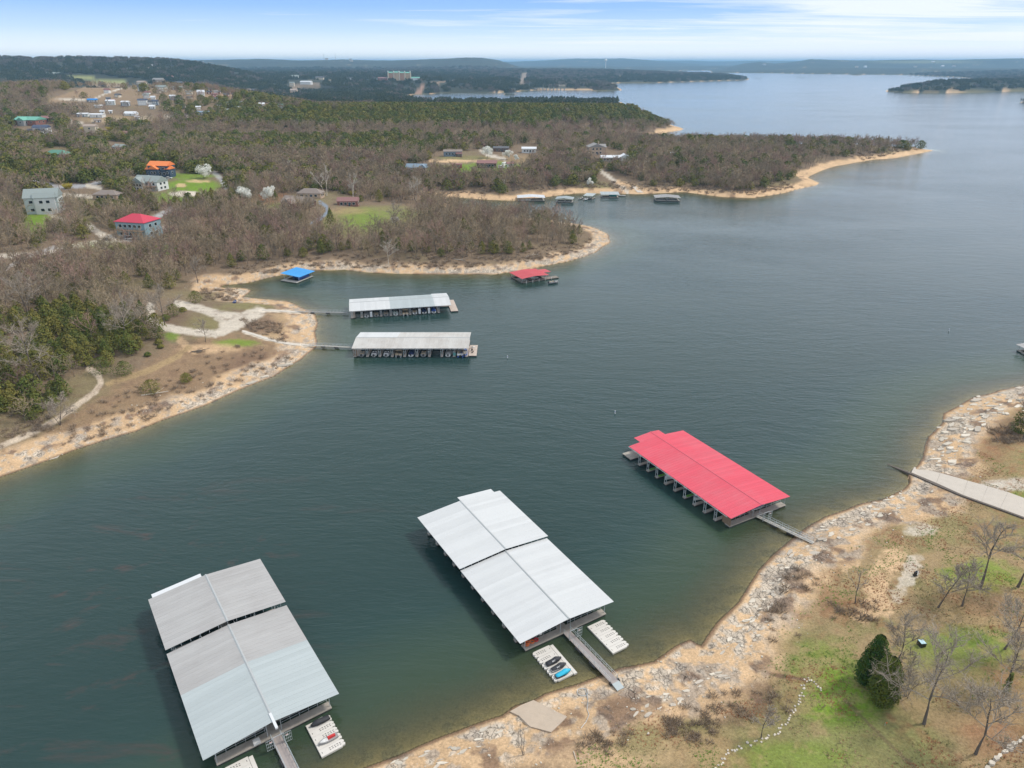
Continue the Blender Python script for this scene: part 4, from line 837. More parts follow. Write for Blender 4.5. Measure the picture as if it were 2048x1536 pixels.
def runabout(label, hull=None, cover=None, inside=None, L=6.0, W=2.3, outboard=True, stripe=None):
    t = thing('motorboat', label, 'boat'); hull = hull or HULLW
    hullmesh(L, W, .85).build('hull', hull, t)
    if cover:
        rr = []
        for k, f, h in ((.03, .8, .95), (.3, .9, 1.25), (.55, .85, 1.55), (.7, .7, 1.25), (.97, .15, 1.1)):
            y = L*k-L/2; w = W/2*f+.05; rr.append([(-w, y, .86), (-w*.5, y, h), (0, y, h+.08), (w*.5, y, h), (w, y, .86)])
        MB().loft(rr).build('cover', cover, t, True)
    else:
        MB().prism([(-W*.36, -L*.42), (W*.36, -L*.42), (W*.38, L*.12), (0, L*.3), (-W*.38, L*.12)], .86, .9).build('cockpit', inside or GREY, t)
        b = MB(); b.box((-W*.2, -L*.05, 1.05), (.5, .5, .4)); b.box((W*.2, -L*.05, 1.05), (.5, .5, .4)); b.box((0, -L*.34, 1.0), (W*.66, .5, .35)); b.build('seat', HULLW if inside else TAN, t)
        b = MB(); b.solid([(-W*.36, L*.1, .9), (W*.36, L*.1, .9), (W*.3, L*.14, .9), (-W*.3, L*.14, .9)], [(-W*.33, L*.05, 1.35), (W*.33, L*.05, 1.35), (W*.3, L*.07, 1.36), (-W*.3, L*.07, 1.36)]); b.build('windshield', GLASS, t)
    if stripe: MB().box((0, -L/2-.012, .45), (W*.7, .03, .3)).build('stern_stripe', stripe, t)
    if outboard: b = MB(); b.box((0, -L/2-.32, .95), (.42, .55, .6)); b.box((0, -L/2-.3, .4), (.14, .26, .7)); b.build('outboard_motor', BLACKP, t)
    return t
def pontoon(label, fence=None, canopy=None, L=7.0, W=2.5, tubes=None):
    t = thing('pontoon_boat', label, 'boat')
    for x in (-W*.34, W*.34): MB().beam((x, -L/2, .25), (x, L/2-.2, .25), .6, k=10).build('pontoon', tubes or ALU, t)
    MB().box((0, 0, .62), (W, L, .1)).build('deck', GREY, t)
    b = MB(); h = .65
    for a, c_ in (((-W/2+.04, -L/2+.5), (-W/2+.04, L/2-.5)), ((W/2-.04, -L/2+.5), (W/2-.04, L/2-.5)), ((-W/2, L/2-.5), (W/2, L/2-.5)), ((-W/2, -L/2+.5), (W/2, -L/2+.5))):
        cx, cy = (a[0]+c_[0])/2, (a[1]+c_[1])/2; b.box((cx, cy, .67+h/2), (max(abs(a[0]-c_[0]), .05), max(abs(a[1]-c_[1]), .05), h))
    b.build('fence', fence or HULLW, t)
    b = MB(); b.box((-W*.3, -L*.2, .9), (.55, 2, .5)); b.box((W*.3, L*.2, .9), (.55, 2, .5)); b.build('seat', TAN, t)
    if canopy:
        b = MB(); b.loft([[(-W/2, y, 2.35), (0, y, 2.55), (W/2, y, 2.35), (0, y, 2.42)] for y in (-L*.4, L*.15)]); b.build('canopy', canopy, t)
        b = MB()
        for x in (-W/2+.05, W/2-.05):
            for y in (-L*.38, L*.13): b.beam((x, -L*.12, .7), (x, y, 2.36), .04)
        b.build('canopy_frame', ALU, t)
    b = MB(); b.box((0, -L/2-.2, .8), (.4, .5, .6)); b.build('outboard_motor', BLACKP, t)
    return t
def jetski(label, cover=None, body=None, letters=False):
    t = thing('jet_ski', label, 'jet ski'); L, W = 3.2, 1.1; hullmesh(L, W, .45, .12, .3).build('hull', body or BLACKP, t)
    if cover:
        rr = []
        for k, f, h in ((.02, .7, .5), (.15, .85, .62), (.45, .92, .8), (.62, .9, 1.02), (.72, .82, .98), (.88, .5, .72), (1.0, .14, .56)):
            y = L*k-L/2; w = W/2*f+.05; rr.append([(-w, y, .34), (-w*.72, y, .34+(h-.34)*.75), (0, y, h), (w*.72, y, .34+(h-.34)*.75), (w, y, .34)])
        MB().loft(rr).build('cover', cover, t, True)
        if letters:
            b = MB(); y = -.55
            for i, w in enumerate((.14, .1, .12, .05, .13, .12, .1)): 
                b.solid([(.22, y, .80), (.40, y+.03, .665), (.40, y+w*.5+.03, .675), (.22, y+w*.5, .81)], [(.23, y, .83), (.41, y+.03, .695), (.41, y+w*.5+.03, .705), (.23, y+w*.5, .84)]); y += w+.04
            b.build('lettering', WHITEP, t)
    else:
        MB().loft([[(-.2, -1.2, .45), (-.17, -1.2, .78), (.17, -1.2, .78), (.2, -1.2, .45)], [(-.22, .1, .45), (-.16, .1, .85), (.16, .1, .85), (.22, .1, .45)]]).build('seat', REDP, t)
        MB().loft([[(-.35, .1, .45), (0, .1, .95), (.35, .1, .45)], [(-.3, .8, .5), (0, .8, .85), (.3, .8, .5)], [(-.1, 1.3, .52), (0, 1.3, .62), (.1, 1.3, .52)]]).build('hood', HULLW, t)
        MB().beam((-.38, .15, 1.0), (.38, .15, 1.0), .06).build('handlebar', BLACKP, t)
    return t
def jet_float(t, label, xa, xb, ys, yw, out, n=5, side=None, prong=True):
    """ramp modules for jet skis; 'out' is the side the open ends face"""
    o = thing('jet_ski_float', label, 'float', (0, 0, 0)); place(t, o, 0, 0, 0); dy = (yw-ys)/n; xo, xi = (xa, xb) if out < 0 else (xb, xa)
    for i in range(n):
        y0 = ys+dy*i; y1 = y0+dy*.98; lo, hi = min(y0, y1), max(y0, y1); ym = (lo+hi)/2; ln = xo-xi; s = 1 if ln > 0 else -1; q = abs(dy)
        poly = [(xi, lo), (xo-s*.75, lo), (xo-s*.5, lo+q*.12), (xo-s*.16, lo+q*.1), (xo, lo+q*.3), (xo-s*.1, ym-.1), (xo-s*.5, ym), (xo-s*.1, ym+.1), (xo, hi-q*.3), (xo-s*.16, hi-q*.1), (xo-s*.5, hi), (xi, hi)]
        if s > 0: pass
        else: poly = poly[::-1]
        MB().prism(poly, -.1, .34).build('float_module', PWCP, o)
        b = MB()
        for k in range(5):
            for e in (-.17, .17): b.box((xo-s*(.75+k*.42), ym+e+(.05 if k % 2 else 0), .345), (.22, .11, .03))
        b.box((xi+s*.35, ym, .345), (.07, .3, .03)); b.build('rollers', BLACKP, o)
    if side: MB().box(((side[0]+side[1])/2, (ys+yw)/2-.2, .17), (side[1]-side[0], abs(yw-ys)-.1, .42)).build('side_walk', PWCP, o)
    return o
# ---- dock 1: large grey roof at the lower left
d1 = marina('marina_dock', 'wide boat dock with weathered grey and pale blue-grey roof at lower left', (-37.91, 80.78), 35.1, 42,
    [(0, 26.0, 0, lambda y, s: R_NEW if y < 14.5 else R_OLD, 10.9, 10.9), (26.2, 42.2, .75, lambda y, s: R_OLD, 10.9, 10.9)], [3.9+4.3*i for i in range(9)], 9.6, 9.6, .085, 3.6, 4.5)
MB().solid([(-10.1, 42.25, 4.0), (-.7, 42.25, 4.75), (-.7, 43.9, 4.7), (-10.1, 43.9, 3.95)], [(-10.1, 42.25, 4.06), (-.7, 42.25, 4.81), (-.7, 43.9, 4.76), (-10.1, 43.9, 4.01)]).build('awning', R_BRIGHT, d1)
MB().box((-2.9, 1.15, .82), (1.1, .85, .55)).build('dock_box', HULLW, d1)
MB().box((0, .1, 4.47), (.42, 3.4, .3)).build('ridge_patch', R_BRIGHT, d1)
# ---- dock 2: white roof in the middle
d2 = marina('marina_dock', 'wide boat dock with clean white roof beside the concrete slab', (10.78, 103.82), 30.9, 44.5,
    [(0, 23.8, 0, lambda y, s: R_WHITE, 10.85, 10.7), (23.6, 45.0, .62, lambda y, s: R_WHITE, 11.1, 10.9)], [3.9+4.3*i for i in range(10)], 9.7, 9.6, .07, 3.6, 4.35)
MB().solid([(.1, 44.9, 4.92), (9.3, 44.9, 4.27), (9.3, 46.7, 4.22), (.1, 46.7, 4.87)], [(.1, 44.9, 4.96), (9.3, 44.9, 4.31), (9.3, 46.7, 4.26), (.1, 46.7, 4.91)]).build('awning', R_WHITE, d2)
# ---- dock 3: red roof
d3 = marina('marina_dock', 'long boat dock with bright red roof and green mats on its fingers', (59.37, 141.95), 28.6, 39.5,
    [(0, 38.9, 0, lambda y, s: R_RED, 9.7, 9.7), (38.9, 41.7, 0, lambda y, s: R_RED, 5.8, 3.0)], [4.5+3.63*i for i in range(9)], 10.2, 9.0, .075, 3.5, 4.15, nearx=(-9.0, 9.7), farx=(-10.4, 6, 36.8, 40.6))
for y in (15.4, 30.0, 26.3): MB().box((-7.6, y, .53), (3.2, .7, .06)).build('green_mat', GREENP, d3)
MB().box((-8.85, 2.0, 1.9), (.12, 2.6, 2.9)).build('side_panel', TIMBER, d3)
# ---- docks 4 and 5 off the left point
d4 = marina('marina_dock', 'farther white roofed dock off the left point, a notch in its roof edge', (-71.0, 296.6), -78.5, 44.3,
    [(0, 36.5, 0, lambda y, s: R_WHITE if (y < 17) else R_NEW, 8.0, 8.9), (36.5, 43.6, 0, lambda y, s: R_WHITE, 9.4, 8.9)], [.9+4.12*i for i in range(10)], 7.6, 9.2, .12, 3.2, 4.5, deck=PINKDECK, nearx=(-7.6, 8.8), near_front=False, farx=(-7.5, 8.6, 43.4, 46.6))
d5 = marina('marina_dock', 'nearer cream-white dock off the left point with rust-stained roof sheets', (-59.4, 253.6), -89.9, 43.4,
    [(0, 43.4, 0, lambda y, s: R_WHITE if (y < 15.5 and s < 0) else R_STAIN, 8.5, 8.7)], [1.1+4.6*i for i in range(10)], 7.6, 9.3, .12, 3.2, 4.5, deck=PINKDECK, nearx=(-7.6, 8.6), near_front=False, farx=(-2.2, 8.6, 43.2, 46.2))
for y in (9.0, 29.7, 33.8): MB().box((8.6, y, 1.5), (1.6, .9, 2.0)).build('storage_locker', R_BRIGHT, d4)
MB().box((8.75, 1.1, 1.9), (.3, 1.4, 2.8)).build('lattice_panel', TIMBER, d5)
for i, (x, y) in enumerate(((.8, 44.6), (3.6, 44.3), (5.8, 44.5))):
    c_ = thing('deck_chair', ['white lounge chair nearest the roof ridge on the far deck', 'dark deck chair in the middle of the far deck', 'dark deck chair nearest the open water edge of the deck'][i], 'chair'); m_ = HULLW if i == 0 else BLACKP
    MB().box((0, 0, .3), (.6, 1.2 if i == 0 else .6, .08)).build('seat', m_, c_); MB().solid([(-.3, -.3, .34), (.3, -.3, .34), (.3, -.24, .34), (-.3, -.24, .34)], [(-.3, -.6, .95), (.3, -.6, .95), (.3, -.54, .95), (-.3, -.54, .95)]).build('backrest', m_, c_)
    b = MB()
    for sx in (-.26, .26):
        for sy in (-.26, .26): b.box((sx, sy, .13), (.05, .05, .26))
    b.build('leg', m_, c_); place(d5, c_, x, y, .54, .5+i)
# boats in the slips of docks 4 and 5 (sterns to the camera)
sl4 = [(1, 'c', GREY, 'grey covered motorboat in the second open slip of the farther white dock'), (2, 'b', None, 'dark bass boat in the third slip of the farther white dock'), (3, 'b', None, 'tan and black motorboat in the fourth slip of the farther white dock'), (4, 't', None, 'white motorboat with teal seats at the middle of the farther white dock'), (5, 'p', TAN, 'tan covered pontoon boat sticking out of the farther white dock'), (6, 'b', None, 'white sterned motorboat right of the tan pontoon boat'), (7, 'k', NAVY, 'dark blue covered boat between the two right-hand white lockers'), (8, 'k', BLUEC, 'blue covered boat in the last slip of the farther white dock')]
for i, kd, m_, lab in sl4:
    y = .9+4.12*(i+.5)
    o = pontoon(lab, TAN, TAN) if kd == 'p' else runabout(lab, HULLW if kd != 'b' or i == 6 else GREY, m_ if kd in 'ck' else None, TEALP if kd == 't' else None, 6.2)
    place(d4, o, 6.2 if kd == 'p' else 5.6, y, .05, math.pi/2)
sl5 = [(0, 'b', None, 'dark fishing boat in the slip beside the lattice panel'), (1, 'w', None, 'white motorboat with twin stern seats in the second slip of the stained-roof dock'), (2, 'w', None, 'white cabin boat in the third slip of the stained-roof dock'), (3, 'p', TAN, 'tan pontoon boat in the fourth slip of the stained-roof dock'), (4, 'k', NAVY, 'white boat under navy canvas in the fifth slip of the stained-roof dock'), (5, 'b', None, 'grey motorboat with black seats in the sixth slip of the stained-roof dock'), (7, 'c', GREY, 'grey covered boat right of the empty slip of the stained-roof dock'), (8, 'pb', None, 'pontoon boat with blue tubes in the second last slip'), (9, 'bl', BLUEC, 'small boat with blue hull in the last slip beside the pink deck')]
for i, kd, m_, lab in sl5:
    y = 1.1+4.6*(i+.5) if i < 9 else 41.6
    if kd in ('p', 'pb'): o = pontoon(lab, TAN if kd == 'p' else HULLW, TAN if kd == 'p' else None, tubes=BLUEC if kd == 'pb' else None)
    else: o = runabout(lab, GREY if kd == 'b' else (BLUEC if kd == 'bl' else HULLW), m_ if kd in 'ck' else None, NAVY if kd == 'w' else None, 6.2, stripe=BLACKP if kd == 'w' else None)
    place(d5, o, 5.7, y, .05, math.pi/2)
bk = thing('storage_bin', 'teal plastic bin on the finger between the two blue boats', 'bin'); MB().prism([(math.cos(a)*.45, math.sin(a)*.45) for a in [i*math.pi/4 for i in range(8)]], 0, .95).build('bin_body', TEALP, bk); MB().box((0, 0, .98), (.8, .8, .06)).build('lid', TEALP, bk); place(d5, bk, 8.4, 38.0, .5)
# boats lying in the near slips of docks 1 to 3
for dk, x, y, m_, lab, L_ in ((d1, -5.3, 4.3, MAROON, 'boat under a long maroon cover at the lower-left end of the grey dock', 8.2), (d1, 5.5, 5.0, BLACKP, 'boat under a dark cover behind the right railing of the grey dock', 8.0), (d2, 5.2, 4.4, BLUEC, 'boat under a blue cover behind the right railing of the white dock', 8.2), (d2, -4.2, 4.6, NAVY, 'boat under navy canvas behind the left railing of the white dock', 6.4), (d3, 3.2, 4.0, BLUEC, 'boat under a blue tarp at the shore end of the red-roofed dock', 5.6), (d3, -4.8, 4.2, GREY, 'grey covered boat behind the railing of the red-roofed dock', 6.0), (d2, -5.0, 13.0, GREY, 'grey covered boat deep under the white roof', 6.2), (d3, -5.5, 24.5, HULLW, 'white covered boat in a left slip of the red-roofed dock', 6.0), (d3, -5.5, 13.5, NAVY, 'navy covered boat in a left slip of the red-roofed dock', 6.0), (d1, -5.0, 21.5, GREY, 'grey covered boat in a left slip of the grey dock', 6.4)):
    place(dk, runabout(lab, HULLW, m_, None, L_, 2.6), x, y, .05, math.pi/2 if x < 0 else -math.pi/2)
# gangways
def gw(dk, lab, a, b_, z1, w, **k):
    p = L2W(dk, *a); q = L2W(dk, *b_); return gangway(lab, p[0], p[1], .58, q[0], q[1], z1, w, **k)
def gz(dk, lx, ly): p = L2W(dk, lx, ly); return float(hfun(np.array([p[0]]), np.array([p[1]]))[0])
GW = mat('pinkish_grey_gangway_boards', (.34, .30, .285), .85, var=.12, scale=1.2)
g1 = gw(d1, 'steel gangway with pinkish deck running off the bottom edge from the grey dock', (0, .7), (.2, -15.5), .75, 1.55, m=GW)
g2 = gw(d2, 'steel gangway on wheels from the white dock down to the gravel bank', (.05, .7), (.2, -14.0), max(gz(d2, .2, -14), 0)+.55, 1.5, m=GW, wheels=True)
g3 = gw(d3, 'narrow pale gangway from the red-roofed dock to the rocky bank', (-.1, .8), (3.0, -13.2), max(gz(d3, 3, -13.2), 0)+.25, .95, m=CONC, plate=False)
for dk, tx in ((d1, 0), (d2, .05), (d3, .3)):
    gt = thing('security_gate', ['wire gate with side wings on the gangway of the grey dock', 'wire gate with side wing on the gangway of the white dock', 'wire gate with side wing on the gangway of the red-roofed dock'][(d1, d2, d3).index(dk)], 'gate')
    b = MB()
    for x in (-.85, .85): b.beam((x, 0, -.1), (x, 0, 2.2), .08)
    b.beam((-.85, 0, 2.2), (.85, 0, 2.2), .08); b.build('gate_frame', STEEL, gt)
    for s in ((-1, 1) if dk is d1 else (1,)):
        b = MB(); x0, x1 = s*.9, s*2.0
        for z in (0, .7, 1.4, 2.0): b.beam((x0, 0, z), (x1, 0, z), .05)
        for k in range(5): x = x0+(x1-x0)*k/4; b.beam((x, 0, 0), (x, 0, 2.0), .045)
        b.build('wing_panel', STEEL, gt)
        MB().box((s*1.3, -.05, 1.5), (.42, .03, .3)).build('notice', WHITEP, gt); MB().box((s*1.3, -.07, 1.6), (.34, .02, .07)).build('notice_heading', REDP, gt)
    place(dk, gt, tx, -1.5, .62)
lw4 = gangway('long steel footbridge from the point to the farther white dock', *[float(a) for a in unp(590, 623.5, .9)], 1.0, *[float(a) for a in unp(697, 625, .7)], .7, 1.0, m=GREY, plate=False)
lw5 = gangway('pale steel footbridge from the point to the stained-roof dock', *[float(a) for a in unp(618, 690.5, .9)], 1.0, *[float(a) for a in unp(707, 694.5, .7)], .7, 1.0, m=CONC, plate=False, rm=STEEL)
# jet ski floats and their jet skis
jf = jet_float(d2, 'cream jet ski ramp with three covered jet skis left of the gangway', -8.5, -4.65, -.25, -8.2, -1, side=(-4.6, -3.95))
jf = jet_float(d2, 'empty cream jet ski ramp right of the white dock gangway', 4.4, 8.4, -.1, -8.1, 1)
jf = jet_float(d1, 'cream jet ski ramp beside the grey dock holding two jet skis', 4.7, 8.8, -.1, -7.2, 1)
jf = jet_float(d1, 'cream jet ski ramp cut by the bottom edge below the grey dock', -8.7, -4.8, -.3, -8.0, -1, side=(-4.75, -4.1))
place(d2, jetski('jet ski under a black cover, uppermost on the ramp', BLACKC, None, True), -6.2, -4.2, .3, -math.pi/2)
place(d2, jetski('jet ski under a grey and black cover between its two neighbours', BLACKC, GREY, True), -6.25, -5.8, .3, -math.pi/2)
place(d2, jetski('jet ski under a bright cyan cover on the lowest ramp slot', CYAN, None), -6.35, -7.4, .3, -math.pi/2)
place(d1, jetski('jet ski under a navy black cover with white script by the walkway', BLACKC, None, True), 6.9, -.9, .3, math.pi/2)
place(d1, jetski('uncovered white jet ski with red seat beside the grey dock', None, GREY), 6.7, -4.9, .3, math.pi/2)
for i, (x, y, m_, lab) in enumerate(((-8.3, 1.7, ORANGE, 'orange float ring heap at the corner post of the white dock'), (-7.1, 1.8, ORANGE, 'upright orange float on the walkway of the white dock'), (-6.2, 1.8, REDP, 'red and pale float beside the orange one on the walkway'))):
    o = thing('swim_float', lab, 'float'); b = MB(); R0 = .38
    rings = []
    for k in range(12):
        a = k*math.pi/6; rings.append([((R0+.14*math.cos(c_))*math.cos(a), (R0+.14*math.cos(c_))*math.sin(a), .16+.14*math.sin(c_)) for c_ in [j*math.pi/3 for j in range(6)]])
    b.loft(rings+[rings[0]], False); b.build('ring', m_, o, True)
    if i == 0: o2 = link('ring', b.me('ring', ORANGE, True), o); o2.location = (.2, .1, .3)
    place(d2, o, x, y, .56)
sg = thing('notice_sign', 'white sign with red heading hung on the white dock railing', 'sign'); MB().box((0, 0, .3), (.55, .03, .6)).build('sign_board', WHITEP, sg); MB().box((0, -.025, .5), (.48, .02, .16)).build('sign_heading', REDP, sg); place(d2, sg, -4.9, 2.2, .95)

# ---- small private docks
def small_dock(name, label, P, rot, w, dp, roof, rz=2.6, ridge=.7, style='gable', deckm=DECK, rails=False, back=None, overh=.5):
    t = thing(name, label, 'boat dock', (P[0], P[1], 0), math.radians(rot))
    for x, y, a, b_ in ((0, -dp/2+.6, w, 1.2), (0, dp/2-.4, w, .8), (-w/2+.5, 0, 1.0, dp), (w/2-.5, 0, 1.0, dp), (0, 0, .9, dp)):
        MB().box((x, y, .42+random.random()*.01), (a, b_, .16)).build('walkway', deckm, t)
    MB().box((0, -dp/2+.6, .16), (w-.2, 1.0, .4)).build('float', FLOATM, t); MB().box((0, dp/2-.5, .16), (w-.2, .7, .4)).build('float', FLOATM, t)
    for x in (-w/2+.4, 0, w/2-.4):
        for y in (-dp/2+.9, dp/2-.5): MB().beam((x, y, .4), (x, y, rz+(ridge*(1-abs(x)/(w/2)) if style == 'gable' else 0)), .14).build('post', STEEL, t)
    W2 = w/2+overh
    if style == 'gable':
        n = max(2, round((dp+1)/1.0)); pw = (dp+1)/n
        for i in range(n):
            for s in (1, -1):
                o = link('roof_sheet', roof_sheet(W2, ridge, pw, roof), t); o.location = (0, -dp/2-.5+pw*(i+.5), rz+ridge); o.rotation_euler = (0, 0, 0 if s > 0 else math.pi)
    else:
        n = max(2, round(2*W2/1.0)); pw = 2*W2/n
        for i in range(n):
            o = link('roof_sheet', roof_sheet(dp+1, ridge, pw, roof), t); o.location = (-W2+pw*(i+.5), dp/2+.5, rz+ridge); o.rotation_euler = (0, 0, -math.pi/2)
    if rails: rail(t, (-w/2+.2, -dp/2+.1, .5), (w/2-.2, -dp/2+.1, .5))
    if back: MB().box((w*.2, dp*.1, 1.2), (w*.45, .15, 1.6)).build('tarp_wall', back, t)
    return t
bp_ = unp(593, 553, .4)
b1 = thing('boat_dock', 'small dock with bright blue roof near the cove shore', 'boat dock', (*[float(a) for a in unp(593, 566, .4)], 0))
A_, B_, C_ = (unp(560.6, 561, .4), unp(593, 566, .4), unp(626.5, 552.3, .4)); ea = (A_-B_); ec = (C_-B_); la, lc = np.linalg.norm(ea), np.linalg.norm(ec); b1.rotation_euler = (0, 0, math.atan2(ea[1], ea[0])); cr_ = math.atan2(ec[1], ec[0])-b1.rotation_euler.z
ex = Vector((1, 0, 0)); ey = Vector((math.cos(cr_), math.sin(cr_), 0))
def P1(a, b_, z): q = ex*a+ey*b_; return (q.x, q.y, z)
def slab(a0, a1, b0, b1_, z0, z1, nm, m_, root=b1): MB().solid([P1(a0, b0, z0), P1(a1, b0, z0), P1(a1, b1_, z0), P1(a0, b1_, z0)][::-1], [P1(a0, b0, z1), P1(a1, b0, z1), P1(a1, b1_, z1), P1(a0, b1_, z1)][::-1]).build(nm, m_, root)
slab(0, la, 0, 3.0, .3, .5, 'deck', CONC); slab(0, 1.3, 3.0, lc, .3, .5, 'walkway', CONC); slab(la-1.3, la, 3.0, lc*.7, .3, .5, 'walkway', CONC); slab(.2, la-.2, .2, 2.8, -.1, .3, 'float', FLOATM); slab(.2, 1.1, 3, lc-.2, -.1, .3, 'float', FLOATM)
n = 9; b0, b9 = 1.6, lc+.9
for i in range(n):
    s0 = b0+(b9-b0)*i/n; s1 = b0+(b9-b0)*(i+1)/n-.03
    MB().solid([P1(-.9, s0, 2.9), P1(la+.9, s0, 3.6), P1(la+.9, s1, 3.6), P1(-.9, s1, 2.9)][::-1], [P1(-.9, s0, 2.96), P1(la+.9, s0, 3.66), P1(la+.9, s1, 3.66), P1(-.9, s1, 2.96)][::-1]).build('roof_sheet', R_BLUE, b1)
for a in (.4, la-.5):
    for bb in (2.6, lc-.8): MB().beam(P1(a, bb, .4), P1(a, bb, 3.1), .14).build('post', STEEL, b1)
slab(1.6, 1.75, 3.4, lc-1, .6, 2.2, 'tarp_wall', BLUEC); slab(2.6, la-2, lc*.55, lc*.9, .2, 1.5, 'covered_lift', BLUEC)
rp = unp(1062, 553, 1.5)
rd = small_dock('boat_dock', 'small dock with faded red roof under the wooded point', (float(rp[0])-1, float(rp[1])+1), 28, 14.5, 12.5, R_PINK, 2.7, .55, 'gable', DARKDECK)
MB().box((8.0, -4.6, .42), (12, 3.4, .2)).build('open_deck', DARKDECK, rd); MB().box((8.0, -4.6, .12), (11.6, 3, .4)).build('float', FLOATM, rd)
for i in range(4): MB().solid([(7.75, -1.2+i*1.5, 2.55), (12.2, -1.2+i*1.5, 2.4), (12.2, .27+i*1.5, 2.4), (7.75, .27+i*1.5, 2.55)], [(7.75, -1.2+i*1.5, 2.6), (12.2, -1.2+i*1.5, 2.45), (12.2, .27+i*1.5, 2.45), (7.75, .27+i*1.5, 2.6)]).build('roof_sheet', R_PINK, rd)
for k in range(5): MB().beam((-5+k*3.6, -6.4, -.5), (-5+k*3.6, -6.4, 1.3), .16).build('mooring_post', WHITEP, rd)
fb = runabout('low dark fishing boat moored off the corner of the faded red dock', GREY, None, None, 5.2, 2.0); q = unp(1107, 566, .2); fb.location = (float(q[0]), float(q[1]), .05); fb.rotation_euler = (0, 0, math.radians(-65))
for u, v, w, dp, rot, rf, st, lab in ((1062,399,21,12,2,R_BRIGHT,'gable','white roofed dock sheltering a pontoon boat, leftmost in the far cove'),(1130,402,13,10,-10,R_NEW,'gable','small grey roofed dock with pale deck, second from the left in the far cove'),(1180,396,7,8,-25,R_NEW,'shed','tiny dock roof beside two moored boats in the far cove'),(1220,393,14,9,0,R_BLUE,'shed','dock with pale blue roof edge in the middle of the far cove'),(1335,399,19,12,-4,R_OLD,'gable','grey roofed dock standing alone at the right of the far cove')):
    q = unp(u, v, 1.0); dk_ = small_dock('boat_dock', lab, (float(q[0]), float(q[1])+3), rot, w, dp, R_NEW if u == 1220 else rf, 2.8, .8, st, DECK, u == 1062, TEALP if u == 1220 else None)
for u, v, rot, kd, lab in ((1052,401,88,'p','white pontoon boat under the leftmost dock roof of the far cove'),(1162,397,-30,'r','white motorboat moored left of the tiny dock roof'),(1172,399,-35,'r2','white motorboat with dark stern moored against the tiny dock'),(1243,392,80,'r','white motorboat tied to the right end of the pale blue dock')):
    q = unp(u, v, .3); o = pontoon(lab, HULLW, None, 8) if kd == 'p' else runabout(lab, HULLW, None, NAVY if kd == 'r2' else None, 6.5, 2.4); o.location = (float(q[0]), float(q[1]), .05); o.rotation_euler = (0, 0, math.radians(rot))
q = unp(2052, 704, .4); ed = small_dock('boat_dock', 'grey dock corner cut by the right edge of the picture', (float(q[0])+4, float(q[1])), 10, 12, 6, R_OLD, 2.6, .5, 'gable', DECK)
# buoys, and channel marks far out
for u, v, lab in ((1015,716,'small white buoy near the stained-roof dock'),(1230,827,'small white buoy above the red-roofed dock'),(1898,662,'small white buoy in the open water at the right')):
    q = unp(u, v); o = thing('buoy', lab, 'buoy', (float(q[0]), float(q[1]), 0)); MB().beam((0, 0, -.3), (0, 0, .95), .34, k=10, taper=.7).build('buoy_body', WHITEP, o); MB().beam((0, 0, .55), (0, 0, .68), .37, k=10).build('band', BLUEC, o)
for u, v, w, lab in ((1602,155.5,60,'cluster of boats and a dock far out on the bright water'),(1516,157.5,40,'far dock off the tip of the wooded spit')):
    q = unp(u, v); small_dock('boat_dock', lab, (float(q[0]), float(q[1])), 0, w, 26, R_NEW, 7, 3, 'gable', DECK, overh=1)
# ------------------------------------------------------------------ houses
def hcol(name, c, **k): return mat(name, c, k.pop('rough', .75), var=k.pop('var', .06), **k)
WALLS = dict(blue=hcol('blue_grey_siding', (.22, .33, .38)), white=hcol('white_siding', (.62, .64, .64)), pale=hcol('pale_green_siding', (.50, .56, .55)), navy=hcol('dark_blue_siding', (.045, .075, .12)), wood=hcol('brown_timber_wall', (.13, .075, .05)), brick=hcol('red_brown_brick', (.24, .11, .085)), tan=hcol('tan_stone_wall', (.45, .34, .25)), cream=hcol('cream_render', (.55, .48, .36)), grey=hcol('grey_siding', (.30, .31, .31)), slate=hcol('slate_blue_siding', (.16, .21, .27)), hotel=hcol('ochre_render', (.56, .33, .19)), hotel_pale=hcol('pale_ochre_render', (.62, .46, .27)), red=hcol('red_siding', (.30, .03, .04)), condo=hcol('rust_brown_siding', (.25, .12, .09)))
ROOFS = dict(red=hcol('crimson_house_roof', (.50, .04, .075)), green=hcol('green_house_roof', (.10, .25, .18)), teal=hcol('teal_house_roof', (.14, .38, .30)), greygreen=hcol('grey_green_shingles', (.25, .29, .28)), orange=hcol('orange_roof', (.72, .21, .06)), brown=hcol('brown_shingles', (.23, .19, .165)), grey=hcol('grey_shingles', (.26, .25, .24)), navy=hcol('navy_shingles', (.06, .08, .13)), white=hcol('white_house_roof', (.66, .69, .72)), blue=hcol('blue_grey_roof', (.20, .27, .34)), redb=hcol('red_brown_shingles', (.25, .13, .12)), tarp=hcol('bright_blue_roof', (.02, .22, .60)), tan=hcol('tan_shingles', (.36, .29, .24)), dark=hcol('charcoal_shingles', (.10, .105, .115)))
def scale_at(P): zc = P.y*CT-(P.z-CH)*ST; return zc/F, math.cos(math.atan2(CH-P.z, math.hypot(P.x, P.y)))
